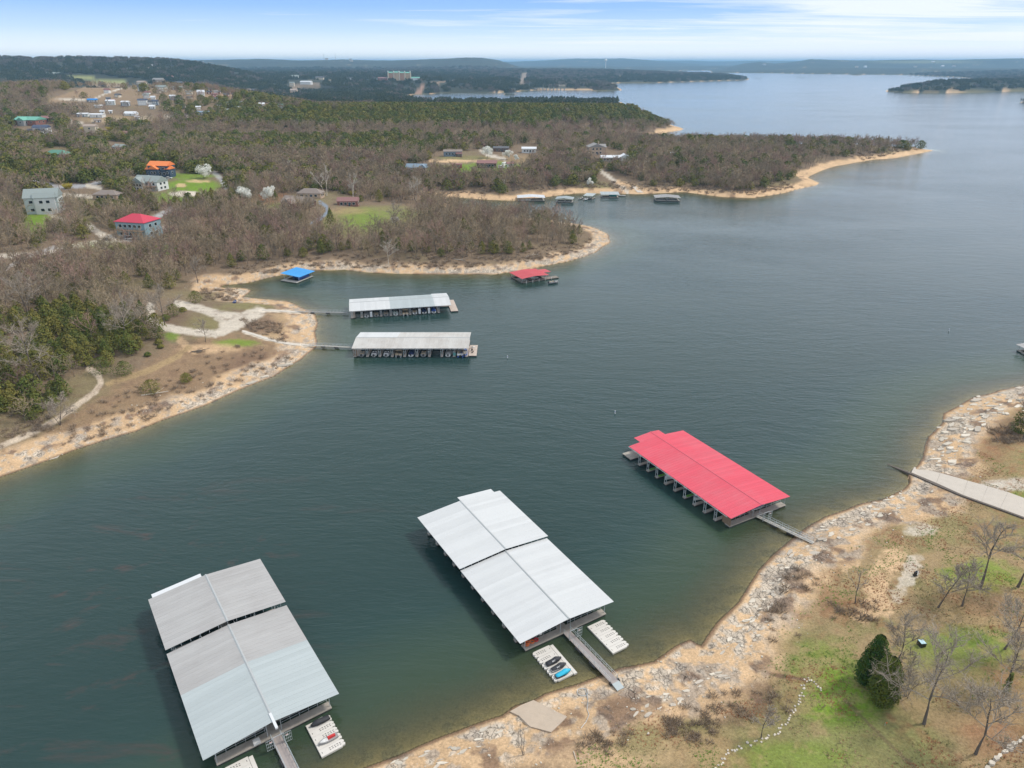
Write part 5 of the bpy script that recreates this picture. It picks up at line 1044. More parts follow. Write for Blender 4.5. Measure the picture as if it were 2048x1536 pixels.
def gable_roof(w, d, z, rh, ov=.5, hip=False, axis='x'):
    b = MB(); a, c_ = w/2+ov, d/2+ov
    if axis == 'y': a, c_ = c_, a
    k = min(c_, a*.9) if hip else 0
    lo = [(-a, -c_, z), (a, -c_, z), (a, c_, z), (-a, c_, z)]
    v = lo+[(-a+k, 0, z+rh), (a-k, 0, z+rh)]+[(x, y, zz+.18) for x, y, zz in lo]
    n = 0; b.v = [(x, y, zz) for x, y, zz in v]; b.v[4] = (-a+k, 0, z+rh+.18); b.v[5] = (a-k, 0, z+rh+.18)
    b.f = [(0, 3, 2, 1), (6, 7, 5, 4), (8, 9, 4, 5), (7, 8, 5), (9, 6, 4), (0, 1, 7, 6), (1, 2, 8, 7), (2, 3, 9, 8), (3, 0, 6, 9)]
    if axis == 'y': b.v = [(-y, x, zz) for x, y, zz in b.v]
    return b
def block(root, x, y, w, d, h, rh, wall, roof, hip=False, axis='x', storeys=1, nwin=4, z0=-1.5, panes=True, side=2, door=False, wr=.5, fm=None):
    def put(o): o.location = (x, y, 0); return o
    wb = MB(); wb.box((0, 0, (h+z0)/2), (w, d, h-z0))
    if not hip:
        if axis == 'x': 
            for s in (-1, 1): n = len(wb.v); wb.v += [(s*w/2, -d/2, h), (s*w/2, d/2, h), (s*w/2, 0, h+rh*.9)]; wb.f.append((n, n+1, n+2) if s > 0 else (n+1, n, n+2))
        else:
            for s in (-1, 1): n = len(wb.v); wb.v += [(-w/2, s*d/2, h), (w/2, s*d/2, h), (0, s*d/2, h+rh*.9)]; wb.f.append((n, n+1, n+2) if s < 0 else (n+1, n, n+2))
    put(wb.build('wall', WALLS[wall], root)); rf = put(gable_roof(w, d, h, rh, .5, hip, axis).build('roof', ROOFS[roof], root))
    sh = h/storeys; ww, wh = min(w/(nwin+1)*.62, 1.9), min(sh*wr, 1.6)
    fr = MB().box((0, 0, 0), (ww+.24, .12, wh+.24)).me('window', fm or WHITEP); pn = MB().box((0, -.07, 0), (ww, .04, wh)).me('pane', GLASS)
    for st in range(storeys):
        for i in range(nwin):
            f = link('window', fr, root); f.location = (x-w/2+w*(i+1)/(nwin+1), y-d/2-.03, sh*(st+.52)); 
            if panes: link('pane', pn, f)
        for i in range(side):
            for s in (-1, 1):
                f = link('window', fr, root); f.location = (x+s*(w/2+.03), y-d/2+d*(i+1)/(side+1), sh*(st+.52)); f.rotation_euler = (0, 0, s*math.pi/2)
                if panes: link('pane', pn, f)
    if door:
        dr = MB().box((0, 0, 1.0), (1.0, .1, 2.1)).build('door', WALLS['navy'], root); dr.location = (x+w*.08, y-d/2-.1, 0)
    return rf
def deck_part(root, x, y, w, d, z):
    MB().box((x, y, z), (w, d, .22)).build('balcony', TIMBER, root); rail(root, (x-w/2, y-d/2, z+.1), (x+w/2, y-d/2, z+.1), 1.0, 2.0, TIMBER, 'balcony_railing')
    for i in range(4): px = x-w/2+.2+(w-.4)*i/3; MB().box((px, y-d/2+.1, z/2-.8), (.28, .28, z+1.5)).build('post', TIMBER, root)
def house(label, u, v, wpx, hpx, rpx, rot=0, wall='white', roof='grey', hip=False, axis='x', storeys=1, nwin=4, dp=.6, balcony=False, wings=(), chimney=False, name='house', cat='house', side=2, panes=None):
    P = ground(u, v); s, cf = scale_at(P); w = wpx*s; h = hpx*s/cf; rh = rpx*s/cf*.8
    t = thing(name, label, cat, P, math.radians(rot)); pn = (s < .62) if panes is None else panes
    block(t, 0, 0, w, w*dp, h, rh, wall, roof, hip, axis, storeys, nwin, panes=pn, side=side, door=s < .62 and not balcony)
    for wx, wy, ww, wd, wh, wrh, wl_, wr_, ax in wings: block(t, wx*w, wy*w, ww*w, wd*w, wh*h, wrh*rh, wl_, wr_, False, ax, max(1, round(storeys*wh)), max(1, round(nwin*ww)), panes=pn, side=1)
    if balcony: deck_part(t, 0, -w*dp/2-1.4, w*.96, 2.8, h*.52)
    if chimney: MB().box((w*.2, 0, h+rh*.8), (1.1, .9, rh*1.1+1)).build('chimney', WALLS['tan'], t)
    return t
house('crimson hip-roofed blue house with long wooden balcony above the gravel lane', 282, 472, 66, 30, 15, -14, 'blue', 'red', True, storeys=2, nwin=5, dp=.72, balcony=True)
house('tall pale house with grey-green roof and white dormer beside a green lawn', 94, 424, 58, 30, 18, 18, 'pale', 'greygreen', storeys=2, nwin=4, dp=.75, side=3, wings=((.12, -.30, .62, .3, 1.0, .6, 'white', 'greygreen', 'x'),))
house('dark blue house with bright orange gables behind the white house', 326, 352, 42, 20, 9, -10, 'navy', 'orange', axis='x', storeys=2, nwin=4, dp=.6, balcony=False, wings=((-.12, -.34, .45, .3, .72, .9, 'navy', 'orange', 'y'), (-.52, -.05, .3, .4, .62, .7, 'navy', 'orange', 'x'), (.48, -.1, .24, .4, .7, .7, 'navy', 'orange', 'x')))
house('white two-storey house with grey roof and white balcony facing the green lawn', 304, 378, 56, 16, 12, -16, 'white', 'greygreen', storeys=2, nwin=6, dp=.55, balcony=True, wings=((-.22, -.1, .5, .62, .85, 1.1, 'white', 'greygreen', 'y'),))
house('low house with brown shingle roof among trees beside the round garden beds', 218, 397, 50, 8, 9, -6, 'tan', 'brown', True, nwin=4, dp=.5)
house('long brown timber house with grey-brown roof left of the blue driveway', 598, 412, 58, 9, 12, -20, 'wood', 'brown', storeys=1, nwin=5, dp=.6, wings=((-.1, -.35, .4, .4, 1, 1, 'wood', 'brown', 'y'),))
house('grey-brown roofed house behind the timber house', 622, 394, 48, 8, 10, -5, 'tan', 'brown', True, nwin=4, dp=.5)
house('red brick bungalow at the edge of the wide lawn', 697, 411, 40, 9, 8, 4, 'brick', 'redb', nwin=4, dp=.5)
house('small pink-roofed cabin hidden in the trees left of the pale sycamores', 522, 353, 20, 5, 4, 0, 'cream', 'tan', nwin=2, dp=.6)
house('blue-grey house with brown roof, upper left of the far garden row', 906, 312, 36, 9, 4, 0, 'slate', 'brown', nwin=5, dp=.4, wings=((.35, -.18, .3, .22, .6, .8, 'wood', 'redb', 'x'),))
house('small dark red cabin on the lower edge of the far garden row', 914, 335, 19, 6, 2, 0, 'red', 'redb', nwin=3, dp=.35, name='cabin', cat='cabin')
house('brown-roofed house in the middle of the far garden row', 974, 334, 38, 8, 6, -4, 'wood', 'redb', nwin=5, dp=.5, balcony=False)
house('tiny house with red roof right of the white trailers', 1020, 334, 13, 6, 4, 15, 'white', 'redb', nwin=2, dp=.7)
house('blue-roofed lakeside house left of the far gardens', 834, 343, 40, 8, 8, -8, 'grey', 'blue', nwin=4, dp=.5, wings=((.36, -.1, .34, .4, 1, 1, 'wood', 'blue', 'y'),))
house('pale house with light roof behind the two blossom trees', 1058, 306, 28, 8, 4, -4, 'white', 'white', nwin=4, dp=.4)
house('dark-roofed house half hidden behind the first blossom tree', 1002, 303, 30, 6, 4, 0, 'wood', 'dark', nwin=3, dp=.5)
house('low maroon-roofed house at the back of the far gardens', 982, 295, 28, 5, 4, 0, 'brick', 'redb', nwin=3, dp=.5)
house('large tan stone house with steep grey gables near the far cove', 1190, 308, 30, 14, 8, 10, 'tan', 'grey', axis='y', storeys=2, nwin=3, dp=.8, chimney=True, wings=((.45, .1, .5, .5, .9, .9, 'tan', 'grey', 'x'),))
house('long low house with pale blue metal roof above the far boat ramp', 1228, 322, 54, 7, 5, 4, 'grey', 'white', nwin=7, dp=.22, wings=((.38, 0, .26, .32, 1.3, 1.1, 'white', 'white', 'y'),))
house('small brick shed in a clearing left of the tan stone house', 1133, 300, 8, 5, 2, 0, 'tan', 'redb', nwin=1, dp=.8, name='shed', cat='shed')
house('small grey-roofed house almost lost among trees by the far cove', 1150, 325, 22, 5, 5, 0, 'grey', 'dark', nwin=2, dp=.6)
house('white cottage in the trees of the second point', 1345, 312, 8, 5, 3, 0, 'white', 'white', nwin=1, dp=.7)
house('green-roofed timber house with wide red deck in the left woods', 118, 316, 46, 8, 9, -8, 'wood', 'green', True, storeys=1, nwin=4, dp=.5, balcony=True)
house('grey-roofed white porch house below the pink-roofed one', 243, 303, 26, 9, 6, -28, 'white', 'greygreen', nwin=3, dp=.7)
house('tall tan building under construction with open terrace', 185, 269, 23, 15, 5, 0, 'cream', 'tan', storeys=2, nwin=1, dp=.6, side=1)
house('white house with navy roofs at the left edge of the village', 86, 268, 28, 12, 6, 6, 'white', 'navy', storeys=2, nwin=3, dp=.6, wings=((-.62, -.1, .5, .5, .5, .8, 'white', 'navy', 'x'), (.02, -.36, .55, .3, .6, .8, 'white', 'navy', 'y')))
house('brown house with wide teal roof above the white and navy house', 62, 248, 50, 8, 7, -10, 'brick', 'teal', nwin=4, dp=.6, wings=((-.05, -.3, .3, .3, 1, .9, 'grey', 'teal', 'y'),))
house('red-brown roofed house right of the teal roof', 97, 243, 22, 6, 5, 0, 'brick', 'redb', nwin=2, dp=.6)
house('long pink-brown roofed house by the yellow shrubs', 243, 271, 30, 4, 5, 6, 'tan', 'redb', nwin=3, dp=.5)
house('house with grey roof cut by the left edge near the lane', 5, 360, 26, 8, 6, 0, 'grey', 'greygreen', nwin=3, dp=.6)
house('tan-roofed cabin in the woods at the left edge', 24, 330, 22, 4, 4, 0, 'tan', 'tan', nwin=2, dp=.6)
house('cream house with pale roof in the trees at the far left', 8, 237, 18, 6, 3, 0, 'cream', 'tan', nwin=2, dp=.6)
K = [(186,205,17,4,3,'slate','tarp','bright blue roofed house where the hill road bends'),(222,210,16,7,3,'pale','white','pale house just right of the road bend'),(252,212,15,7,3,'slate','white','slate-walled white-roofed house in the middle of the lower hill row'),(287,211,17,9,3,'white','navy','white house with navy roof right in the lower hill row'),(311,211,14,7,3,'slate','navy','dark blue house right of the white one on the hill'),
 (263,231,24,3,5,'white','white','long barn with bright white roof above the woods'),(198,217,14,4,2,'cream','white','small cream house below the blue roof'),(168,234,20,5,2,'pale','white','pale trailer house at the left of the lower lane'),(196,234,26,5,2,'white','white','long white trailer house on the lower lane'),(222,227,6,4,2,'cream','white','tiny cream hut near the lower lane'),(276,240,9,5,2,'pale','white','small pale shed at the lane bend'),
 (286,182,16,7,4,'white','dark','white modern house with dark roof on the hill field'),(284,169,18,4,3,'cream','tan','tan-roofed villa at the top of the hill field'),(318,166,20,6,4,'tan','grey','grey stone villa beside the dark cedars on the hill'),(341,160,12,5,3,'cream','redb','cream villa at the highest edge of the hill'),(324,184,20,8,5,'cream','greygreen','large cream villa with green-grey roof on the hill'),(356,180,24,4,4,'tan','greygreen','wide low villa right of the large cream villa'),(347,201,12,7,3,'slate','white','slate house with white carport on the hill'),(379,191,12,6,2,'cream','greygreen','cream cube house left of the white gabled house'),(403,193,13,7,5,'white','white','white gabled house with long pale drive'),
 (407,230,24,5,3,'slate','blue','blue-roofed house at the lane left of the cedar woods'),(442,212,12,4,2,'white','dark','small white house left of the pink shrubs'),(462,215,18,4,2,'white','white','white mobile home first in the far right row'),(487,219,22,4,2,'pale','white','pale mobile home in the middle of the far right row'),(520,218,24,5,2,'white','grey','white low building with grey roof in the far right row'),(557,215,20,5,2,'pale','teal','pale house with teal roof at the end of the far right row'),(525,226,16,3,2,'brick','redb','red-brown roofed hut below the far right row'),
 (108,152,26,4,3,'cream','greygreen','cream villa high on the wooded ridge'),(66,168,8,3,2,'white','white','lone white house in the trees of the ridge'),(590,157,16,4,3,'white','greygreen','white hotel-side building far behind the condo rows'),(613,169,22,5,2,'white','white','long white building left of the hotel hill'),(640,160,16,4,3,'cream','dark','cream building on the slope left of the hotel hill'),(700,160,14,3,2,'white','dark','small white house far left of the hotel')]
for u, v, w, h, r, wl_, rf, lab in K: house(lab, u, v, w, h, r, RNG.uniform(-14, 14), wl_, rf, nwin=3, dp=.5, side=1, panes=False, storeys=2 if h > 6 else 1)
ci = 0
for row, (u0, u1, v0, v1, n) in enumerate(((404,510,187,189,7),(430,585,193,196,9),(360,420,172,182,4))):
    for i in range(n):
        f = (i+RNG.uniform(-.2, .2))/(n-1); house('rust-brown lodge house with dark roof in the rows at the foot of the ridge', u0+(u1-u0)*f, v0+(v1-v0)*f+RNG.uniform(-1.6, 1.6), RNG.uniform(8, 13), RNG.uniform(3, 4.5), 3, RNG.uniform(-30, 30), 'condo', 'dark' if RNG.random() > .3 else 'redb', nwin=1, dp=.7, side=1, panes=False, name='lodge_house')['group'] = 'lodge houses in rows'
house('tall pink and cream lodge block at the right end of the lodge rows', 589, 191, 13, 10, 3, 0, 'tan', 'tan', storeys=3, nwin=3, dp=.8, side=2, panes=False, name='lodge_block', cat='building')
rv = np.random.default_rng(5)
for i, (u0, u1, v0, v1, n) in enumerate(((215, 420, 172, 206, 13), (300, 560, 206, 228, 9), (130, 240, 222, 246, 5), (420, 600, 176, 200, 7))):
    for k in range(n): house('small pale house scattered on the village slope at the upper left', rv.uniform(u0, u1), rv.uniform(v0, v1), rv.uniform(7, 13), rv.uniform(3, 6), rv.uniform(2, 4), rv.uniform(-40, 40), ['cream', 'white', 'tan', 'slate', 'grey'][rv.integers(5)], ['brown', 'grey', 'dark', 'white', 'greygreen', 'redb'][rv.integers(6)], nwin=2, dp=rv.uniform(.5, .9), side=1, panes=False, name='village_house')['group'] = 'small houses on the village slope'
# resort hotel on its wooded hill
P = ground(800, 160); s, cf = scale_at(P); ht = thing('hotel', 'tall cream resort hotel with green roofs and turrets on the far wooded hill', 'hotel', P)
W_ = 44*s; H_ = 13*s
for i, (x, y, w, h) in enumerate(((-.38, .02, .26, 1.0), (-.13, -.03, .26, 1.04), (.12, 0, .26, 1.0), (.37, .03, .24, .98))):
    block(ht, x*W_, y*W_, w*W_, .3*W_, h*H_, .16*H_, 'hotel' if i % 2 == 0 else 'hotel_pale', 'teal', False, 'x', 6, 4, panes=False, side=0, wr=.4, fm=WALLS['condo'])
for x in (-.5, -.25, 0, .25, .5):
    b = MB().beam((x*W_, -.17*W_, -2), (x*W_, -.17*W_, H_*1.12), .06*W_, k=8); b.build('turret', WALLS['cream'], ht); MB().beam((x*W_, -.17*W_, H_*1.12), (x*W_, -.17*W_, H_*1.36), .075*W_, k=8, taper=.05).build('turret_roof', WALLS['pale'], ht)
block(ht, -.8*W_, .1*W_, .4*W_, .25*W_, .28*H_, .12*H_, 'condo', 'redb', panes=False, nwin=5, side=0); block(ht, .7*W_, -.05*W_, .4*W_, .25*W_, .3*H_, .14*H_, 'white', 'teal', panes=False, nwin=5, side=0)
# water tower, masts, causeway
def far_pt(u, v, D):   # a place at distance D whose ground is looked up
    X = (u-1024)*(D*CT+(CH-40)*ST)/F; z = float(hfun(np.array([X]), np.array([float(D)]))[0]); return Vector((X, D, z))
wp = far_pt(1211, 140, 8600); wt_ = thing('water_tower', 'white water tower on the blue hills across the lake', 'water tower', wp); MB().beam((0, 0, 0), (0, 0, 75), 8, k=8).build('shaft', WHITEP, wt_)
rr = [[(r*math.cos(a), r*math.sin(a), z) for a in [i*math.pi/5 for i in range(10)]] for r, z in ((4, 72), (13, 80), (16, 88), (12, 97), (2, 101))]; MB().loft(rr).build('tank', WHITEP, wt_, True)
for u, D, H_m, lab in ((650, 8200, 100, 'thin radio mast, left of the two on the long blue ridge'), (673, 8200, 115, 'thin radio mast, right of the two on the long blue ridge'), (1740, 10500, 120, 'thin radio mast on the hills at the right'), (412, 3300, 26, 'short mast at the end of the near wooded ridge')):
    p = far_pt(u, 120, D); o = thing('radio_mast', lab, 'mast', p); H_m = min(H_m, max(HMAX+16-p.z, 12)); b = MB(); b.beam((0, 0, 0), (0, 0, H_m), 3.2 if D > 5000 else 1.5, taper=.5)
    for k in range(3): b.beam((0, 0, H_m*.9-k*8), (4, 0, H_m*.9-k*8), .8)
    b.build('mast_pole', STEEL, o)
br = thing('causeway_bridge', 'low concrete causeway bridge across the far arm of the lake', 'bridge', (0, 0, 0)); a, c_ = unp(1068, 177, 5), unp(1132, 177.5, 5)
d_ = Vector((c_[0]-a[0], c_[1]-a[1], 0)); br.location = (a[0], a[1], 0); br.rotation_euler = (0, 0, math.atan2(d_.y, d_.x)); MB().box((d_.length/2, 0, 6.5), (d_.length, 10, 1.6)).build('bridge_deck', CONC, br)
pm = MB().box((0, 0, 1.5), (3, 8, 8.4)).me('pier', CONC)
for i in range(9): o = link('pier', pm, br); o.location = (d_.length*(i+.5)/9, 0, 0)
# spread of white buildings on the distant slopes
for i in range(34):
    u = RNG.choice([RNG.uniform(1060, 1240), RNG.uniform(1500, 2040), RNG.uniform(250, 380), RNG.uniform(640, 720)]); D = 9300 if u > 1400 else (5200 if u > 1000 else (3000 if u < 500 else 7600)); D *= RNG.uniform(.92, 1.06)
    p = far_pt(u, 130, D)
    if p.z < 8 or (600 < u < 740 and i % 4): continue
    o = thing('house', 'tiny pale house scattered on the distant wooded hills', 'house', p, RNG.uniform(-.5, .5), 'pale houses on the distant hills'); sc1 = D/9000
    MB().box((0, 0, 5*sc1), (34*sc1, 16*sc1, 16*sc1)).build('wall', WALLS['white' if i % 3 else 'cream'], o); gable_roof(34*sc1, 16*sc1, 13*sc1, 6*sc1, 1).build('roof', ROOFS['white' if i % 2 else 'brown'], o)

# ------------------------------------------------------------------ trees that can be told apart
CEDARD = cedar_mat('dark_cedar_foliage', (.030, .072, .010), (.115, .120, .018))
BARKD = mat('dark_bark', (.12, .10, .085), .9, var=.3, scale=2); TWN = mat('near_twigs', (.33, .28, .225), .9, var=.2, scale=.5)
def tree_at(label, u, v, hpx, kind='bare', seed=1, wide=1.0, rot=0.0, name=None, H=None, **k):
    P = ground(u, v); s, cf = scale_at(P); H = H or hpx*s/cf
    nm = name or dict(bare='bare_tree', pale='pale_tree', cedar='cedar_tree', blossom='blossom_tree', yellow='flowering_shrub', shrub='bare_shrub')[kind]
    o = thing(nm, label, 'shrub' if kind in ('yellow', 'shrub') else 'tree', P, rot)
    if kind in ('bare', 'pale'):
        tr, cr = bare_tree(seed, H, wide, k.get('limbs', 9), k.get('sub', 8), k.get('twigs', 12), k.get('tw', .034), k.get('detail', 2), k.get('up', .5), k.get('trunk_h', .3), k.get('multi', 1))
        tr.build('trunk', PALE if kind == 'pale' else BARKD, o, True); cr.build('crown', PALE if kind == 'pale' else TWN, o)
    elif kind == 'cedar':
        tr, cr = cedar(seed, H, H*wide, k.get('n', 2600), k.get('leaf', .34), k.get('cone', .5))
        if k.get('lobes'):
            rl = random.Random(seed)
            for q in range(k['lobes']):
                hs = H*rl.uniform(.45, .85); _, c2 = cedar(seed+50+q, hs, hs*.36, 1300, k.get('leaf', .34), .4); n0 = len(cr.v); ox, oy = rl.uniform(-1, 1)*H*.13, rl.uniform(-1, 1)*H*.13
                cr.v += [(x+ox, y+oy, z) for x, y, z in c2.v]; cr.f += [tuple(i+n0 for i in f_) for f_ in c2.f]
        tr.build('trunk', BARKD, o); cr.build('crown', k.get('m', CEDAR), o)
    elif kind == 'blossom':
        tr, c0, cr = blossom_tree(seed, H, H*wide*.9, k.get('n', 900)); tr.build('trunk', BARKD, o); c0.build('branches', BARKD, o); cr.build('crown', BLOSSOM, o)
    else:
        cr = shrub(seed, H, H*1.3*wide, k.get('n', 160), k.get('tw', .03)); cr.build('crown', YELLOW if kind == 'yellow' else TWN, o); b = MB().beam((0, 0, -.2), (0, 0, H*.4), .12); b.build('stem', BARKD, o)
    return o
tree_at('small leaning dark tree standing alone on the bank above the orange gully', 1710, 1208, 74, seed=1, wide=.9, limbs=6, sub=4, twigs=5, detail=1)
tree_at('slim leaning tree beside the small limestone outcrop', 1875, 1216, 96, seed=2, wide=.9)
tree_at('slim upright tree right of the leaning one above the dirt track', 1924, 1213, 100, seed=3, wide=.95)
tree_at('tall tree with ivy-dark trunk below the concrete drive', 1960, 1177, 150, seed=4, wide=.85, trunk_h=.4)
tree_at('tall tree cut by the right edge below the concrete drive', 2035, 1174, 145, seed=5, wide=.9)
tree_at('broad bare tree leaning left beside the blue-topped box lawn, at the right edge', 2008, 1299, 110, seed=6, wide=1.3)
tree_at('bare tree with ivy round its trunk at the right edge', 2011, 1384, 125, seed=7, wide=1.0)
tree_at('wide pale-twigged tree with forked trunk right of the big cedars', 1848, 1449, 150, seed=8, wide=1.35, up=.35, trunk_h=.28, tw=.03, sub=9, twigs=13)
tree_at('wide bare tree at the bottom right above the stone wall', 1950, 1511, 140, seed=9, wide=1.3, up=.35, sub=9, twigs=13)
tree_at('grey bare tree half behind the big cedars', 1796, 1320, 90, seed=10, wide=1.2)
tree_at('low sprawling grey bush-like tree beside the big cedars', 1812, 1395, 85, seed=16, wide=1.5, multi=3, trunk_h=.1)
tree_at('little bare tree growing by the curved stone edging', 1523, 1477, 62, seed=11, wide=1.0, limbs=7, detail=1)
tree_at('thin dead sapling on the sandy bank below the concrete slab', 1048, 1510, 52, seed=12, wide=.45, limbs=5, sub=3, twigs=3, multi=3, detail=1, trunk_h=.2)
tree_at('big dark cedar, upper of the pair on the green lawn', 1738, 1366, 92, 'cedar', 21, .33, n=3600, leaf=.32, cone=.32, m=CEDARD, lobes=4)
tree_at('big olive cedar, lower of the pair on the green lawn', 1762, 1402, 84, 'cedar', 22, .40, n=3600, leaf=.32, cone=.3, m=CEDARD, lobes=5)
tree_at('cedar cut by the right edge above the grassy bank', 2040, 868, 62, 'cedar', 23, .5, n=1800, m=CEDARD)
tree_at('bare tree at the right edge beside the cedar', 2046, 880, 100, seed=13, wide=.8)
IVY = MB()
P_ = ground(2011, 1384); iv = MB(); rg = random.Random(5)
for i in range(260):
    z = rg.uniform(.2, 4.2); az = rg.random()*6.28; r = rg.uniform(.1, .62)*(1-z/6); c = Vector((math.cos(az)*r, math.sin(az)*r, z)); a = Vector((rg.gauss(0, 1), rg.gauss(0, 1), rg.gauss(0, 1))).normalized()*.2; b_ = a.cross(c.normalized())
    iv.quad(c-a, c-b_, c+a, c+b_)
ivo = thing('ivy', 'dark ivy climbing the lower trunk of a tree at the right edge', 'ivy', P_, data=iv.me('ivy', CEDAR))
# left bank
tree_at('lone dark tree standing in the bend of the gravel loop', 411, 684, 48, seed=31, wide=1.1, limbs=9, sub=6, twigs=8, tw=.04, trunk_h=.3)
tree_at('pale spreading bare tree beside the lower gravel path', 122, 852, 66, seed=32, wide=1.4, multi=3, tw=.05, trunk_h=.15)
tree_at('large pale-twigged tree over the cedar thicket at the far left', 84, 765, 120, seed=33, wide=1.35, tw=.05, sub=7)
tree_at('big bare tree leaning over the right side of the cedar thicket', 258, 690, 95, seed=34, wide=1.5, tw=.05, up=.3)
tree_at('large bare tree at the left edge above the cedar thicket', 60, 640, 90, seed=35, wide=1.3, tw=.05)
tree_at('bare tree standing behind the upper gravel loop', 330, 650, 76, seed=36, wide=1.3, tw=.05)
tree_at('ivy-dark crooked tree at the edge of the woods above the loop', 396, 566, 60, seed=37, wide=.8, tw=.05)
for i, (u, v, h, w) in enumerate(((250,752,28,1.0),(303,786,26,1.2),(373,764,18,1.0),(206,748,34,1.0),(348,632,24,1.1),(331,641,12,1.3),(366,624,9,1.3),(392,606,24,.95),(318,688,10,1.2),(322,697,8,1.2),(296,713,8,1.2))):
    tree_at(['round cedar bush standing alone right of the path bend','ragged cedar bush on the dry slope above the ledges','small cedar bush in the middle of the dry slope','cedar at the tip of the thicket beside the path bend','cedar on the island inside the gravel loop','low green shrub inside the gravel loop','tiny shrub on the far side inside the loop','cedar on the point beside the bare woods','small cedar shrub, upper of three right of the thicket','small cedar shrub, middle of three right of the thicket','small cedar shrub, lowest of three right of the thicket'][i], u, v, h, 'cedar', 40+i, w, n=700, leaf=.36, cone=.35)
tree_at('pale-limbed sycamore on the beach edge of the wooded point', 777, 530, 52, 'pale', 51, 1.0, tw=.06, limbs=9, detail=1)
tree_at('tall white-barked trees rising behind the brick bungalow', 706, 402, 66, 'pale', 52, .45, tw=.07, multi=4, up=1.4, limbs=12, detail=1)
tree_at('pale forked sycamore left of the white-barked trees', 654, 392, 62, 'pale', 53, .9, tw=.06, multi=2, up=.9, detail=1)
tree_at('pale sycamore between the lawn and the far beach', 832, 404, 60, 'pale', 54, .8, tw=.06, multi=2, up=.9, detail=1)
tree_at('pale sycamore in the woods above the timber house', 580, 350, 34, 'pale', 55, .7, tw=.08, detail=1)
tree_at('round bare oak standing on the wide lawn', 788, 446, 42, seed=56, wide=1.4, tw=.06, detail=1)
tree_at('small bare tree right of the oak on the lawn', 806, 448, 26, seed=57, wide=1.0, tw=.05, detail=1)
tree_at('tall rusty conifer in front of the wide lawn', 664, 470, 52, 'cedar', 58, .5, n=1500, leaf=.55, cone=.75)
tree_at('dark conifer at the top edge of the wide lawn', 759, 404, 24, 'cedar', 59, .6, n=900, leaf=.5)
for i, (u, v, h, w, lab) in enumerate(((408,358,24,1.5,'white blossom tree beside the grey road by the green lawn'),(492,402,28,1.4,'white blossom tree, left of the pair in the bare woods'),(538,404,28,1.1,'white blossom tree, right of the pair in the bare woods'),(975,317,20,1.3,'white blossom tree, larger one of the far gardens'),(1013,320,18,1.1,'white blossom tree, second one of the far gardens'),(1033,323,13,.8,'slim white blossom tree right of the other two'),(1178,372,14,1.0,'small white blossom tree on the slope above the far docks'),(1006,371,11,.8,'little whitish tree above the far beach'),(790,452,18,1.0,'pale blossoming sapling below the oak on the lawn'))):
    tree_at(lab, u, v, h, 'blossom', 60+i, w, n=2400)
for i, (u, v, h, lab) in enumerate(((136,378,11,'yellow flowering shrub beside the tall pale house'),(222,262,10,'yellow shrub right of the tan building'),(705,390,9,'orange-yellow shrub behind the brick bungalow'),(170,262,9,'ochre shrub left of the tan building'))): tree_at(lab, u, v, h, 'yellow', 80+i, 1.1, n=300, tw=.16)

# ------------------------------------------------------------------ stones on the banks
def stone_me(seed, m, flat=.4):
    r = random.Random(seed); n = r.choice((5, 6, 7)); lo = []; hi = []
    for i in range(n):
        a = 2*math.pi*(i+r.uniform(-.25, .25))/n; q = r.uniform(.75, 1.1); x, y = math.cos(a)*q*.5, math.sin(a)*q*.5*r.uniform(.7, 1)
        lo.append((x*1.05, y*1.05, -.3)); hi.append((x*r.uniform(.9, 1.0), y*r.uniform(.9, 1.0), flat*r.uniform(.8, 1.15)))
    return MB().solid(lo, hi).me('limestone_rock', m)
LIME = mat('limestone', (.53, .48, .40), .9, var=.22, scale=1.4, bump=.05, rnd=.2); LIMEG = mat('grey_limestone', (.42, .375, .315), .9, var=.25, scale=1.4, bump=.05, rnd=.2)
STN = [stone_me(i, LIME if i % 3 else LIMEG, .22+.1*(i % 4)) for i in range(12)]
ZONES = [
 ([(1845,900),(1860,860),(1895,815),(1960,785),(2060,765),(2060,830),(1985,835),(1950,870),(1930,925),(1870,930)], 120, 1.5, 'pale limestone slab in the broken ledges above the boat ramp', 'limestone slabs above the boat ramp'),
 ([(1600,1075),(1700,1015),(1830,970),(1880,960),(1850,1010),(1760,1040),(1700,1065),(1620,1120)], 55, 1.0, 'limestone slab on the bank between the red-roofed dock and the ramp', 'limestone slabs right of the red-roofed dock'),
 ([(1490,1320),(1440,1300),(1500,1200),(1560,1110),(1600,1085),(1610,1110),(1575,1180),(1530,1260)], 55, .9, 'pale stone in the ledge line between the two right docks', 'stones between the two right docks'),
 ([(1240,1430),(1330,1370),(1450,1340),(1470,1365),(1380,1400),(1290,1440)], 32, .8, 'pale stone in the flat ledge below the white dock gangway', 'stones below the white dock gangway'),
 ([(735,1536),(800,1505),(960,1450),(1015,1440),(1030,1460),(900,1520),(860,1536)], 26, .7, 'pale stone along the water edge at the bottom of the picture', 'stones at the bottom water edge'),
 ([(20,935),(120,893),(273,855),(400,803),(520,752),(590,712),(600,722),(540,752),(410,808),(273,860),(130,903),(30,945)], 48, 2.6, 'long flat pale ledge stone at the water edge of the left point', 'ledge stones along the left point'),
]
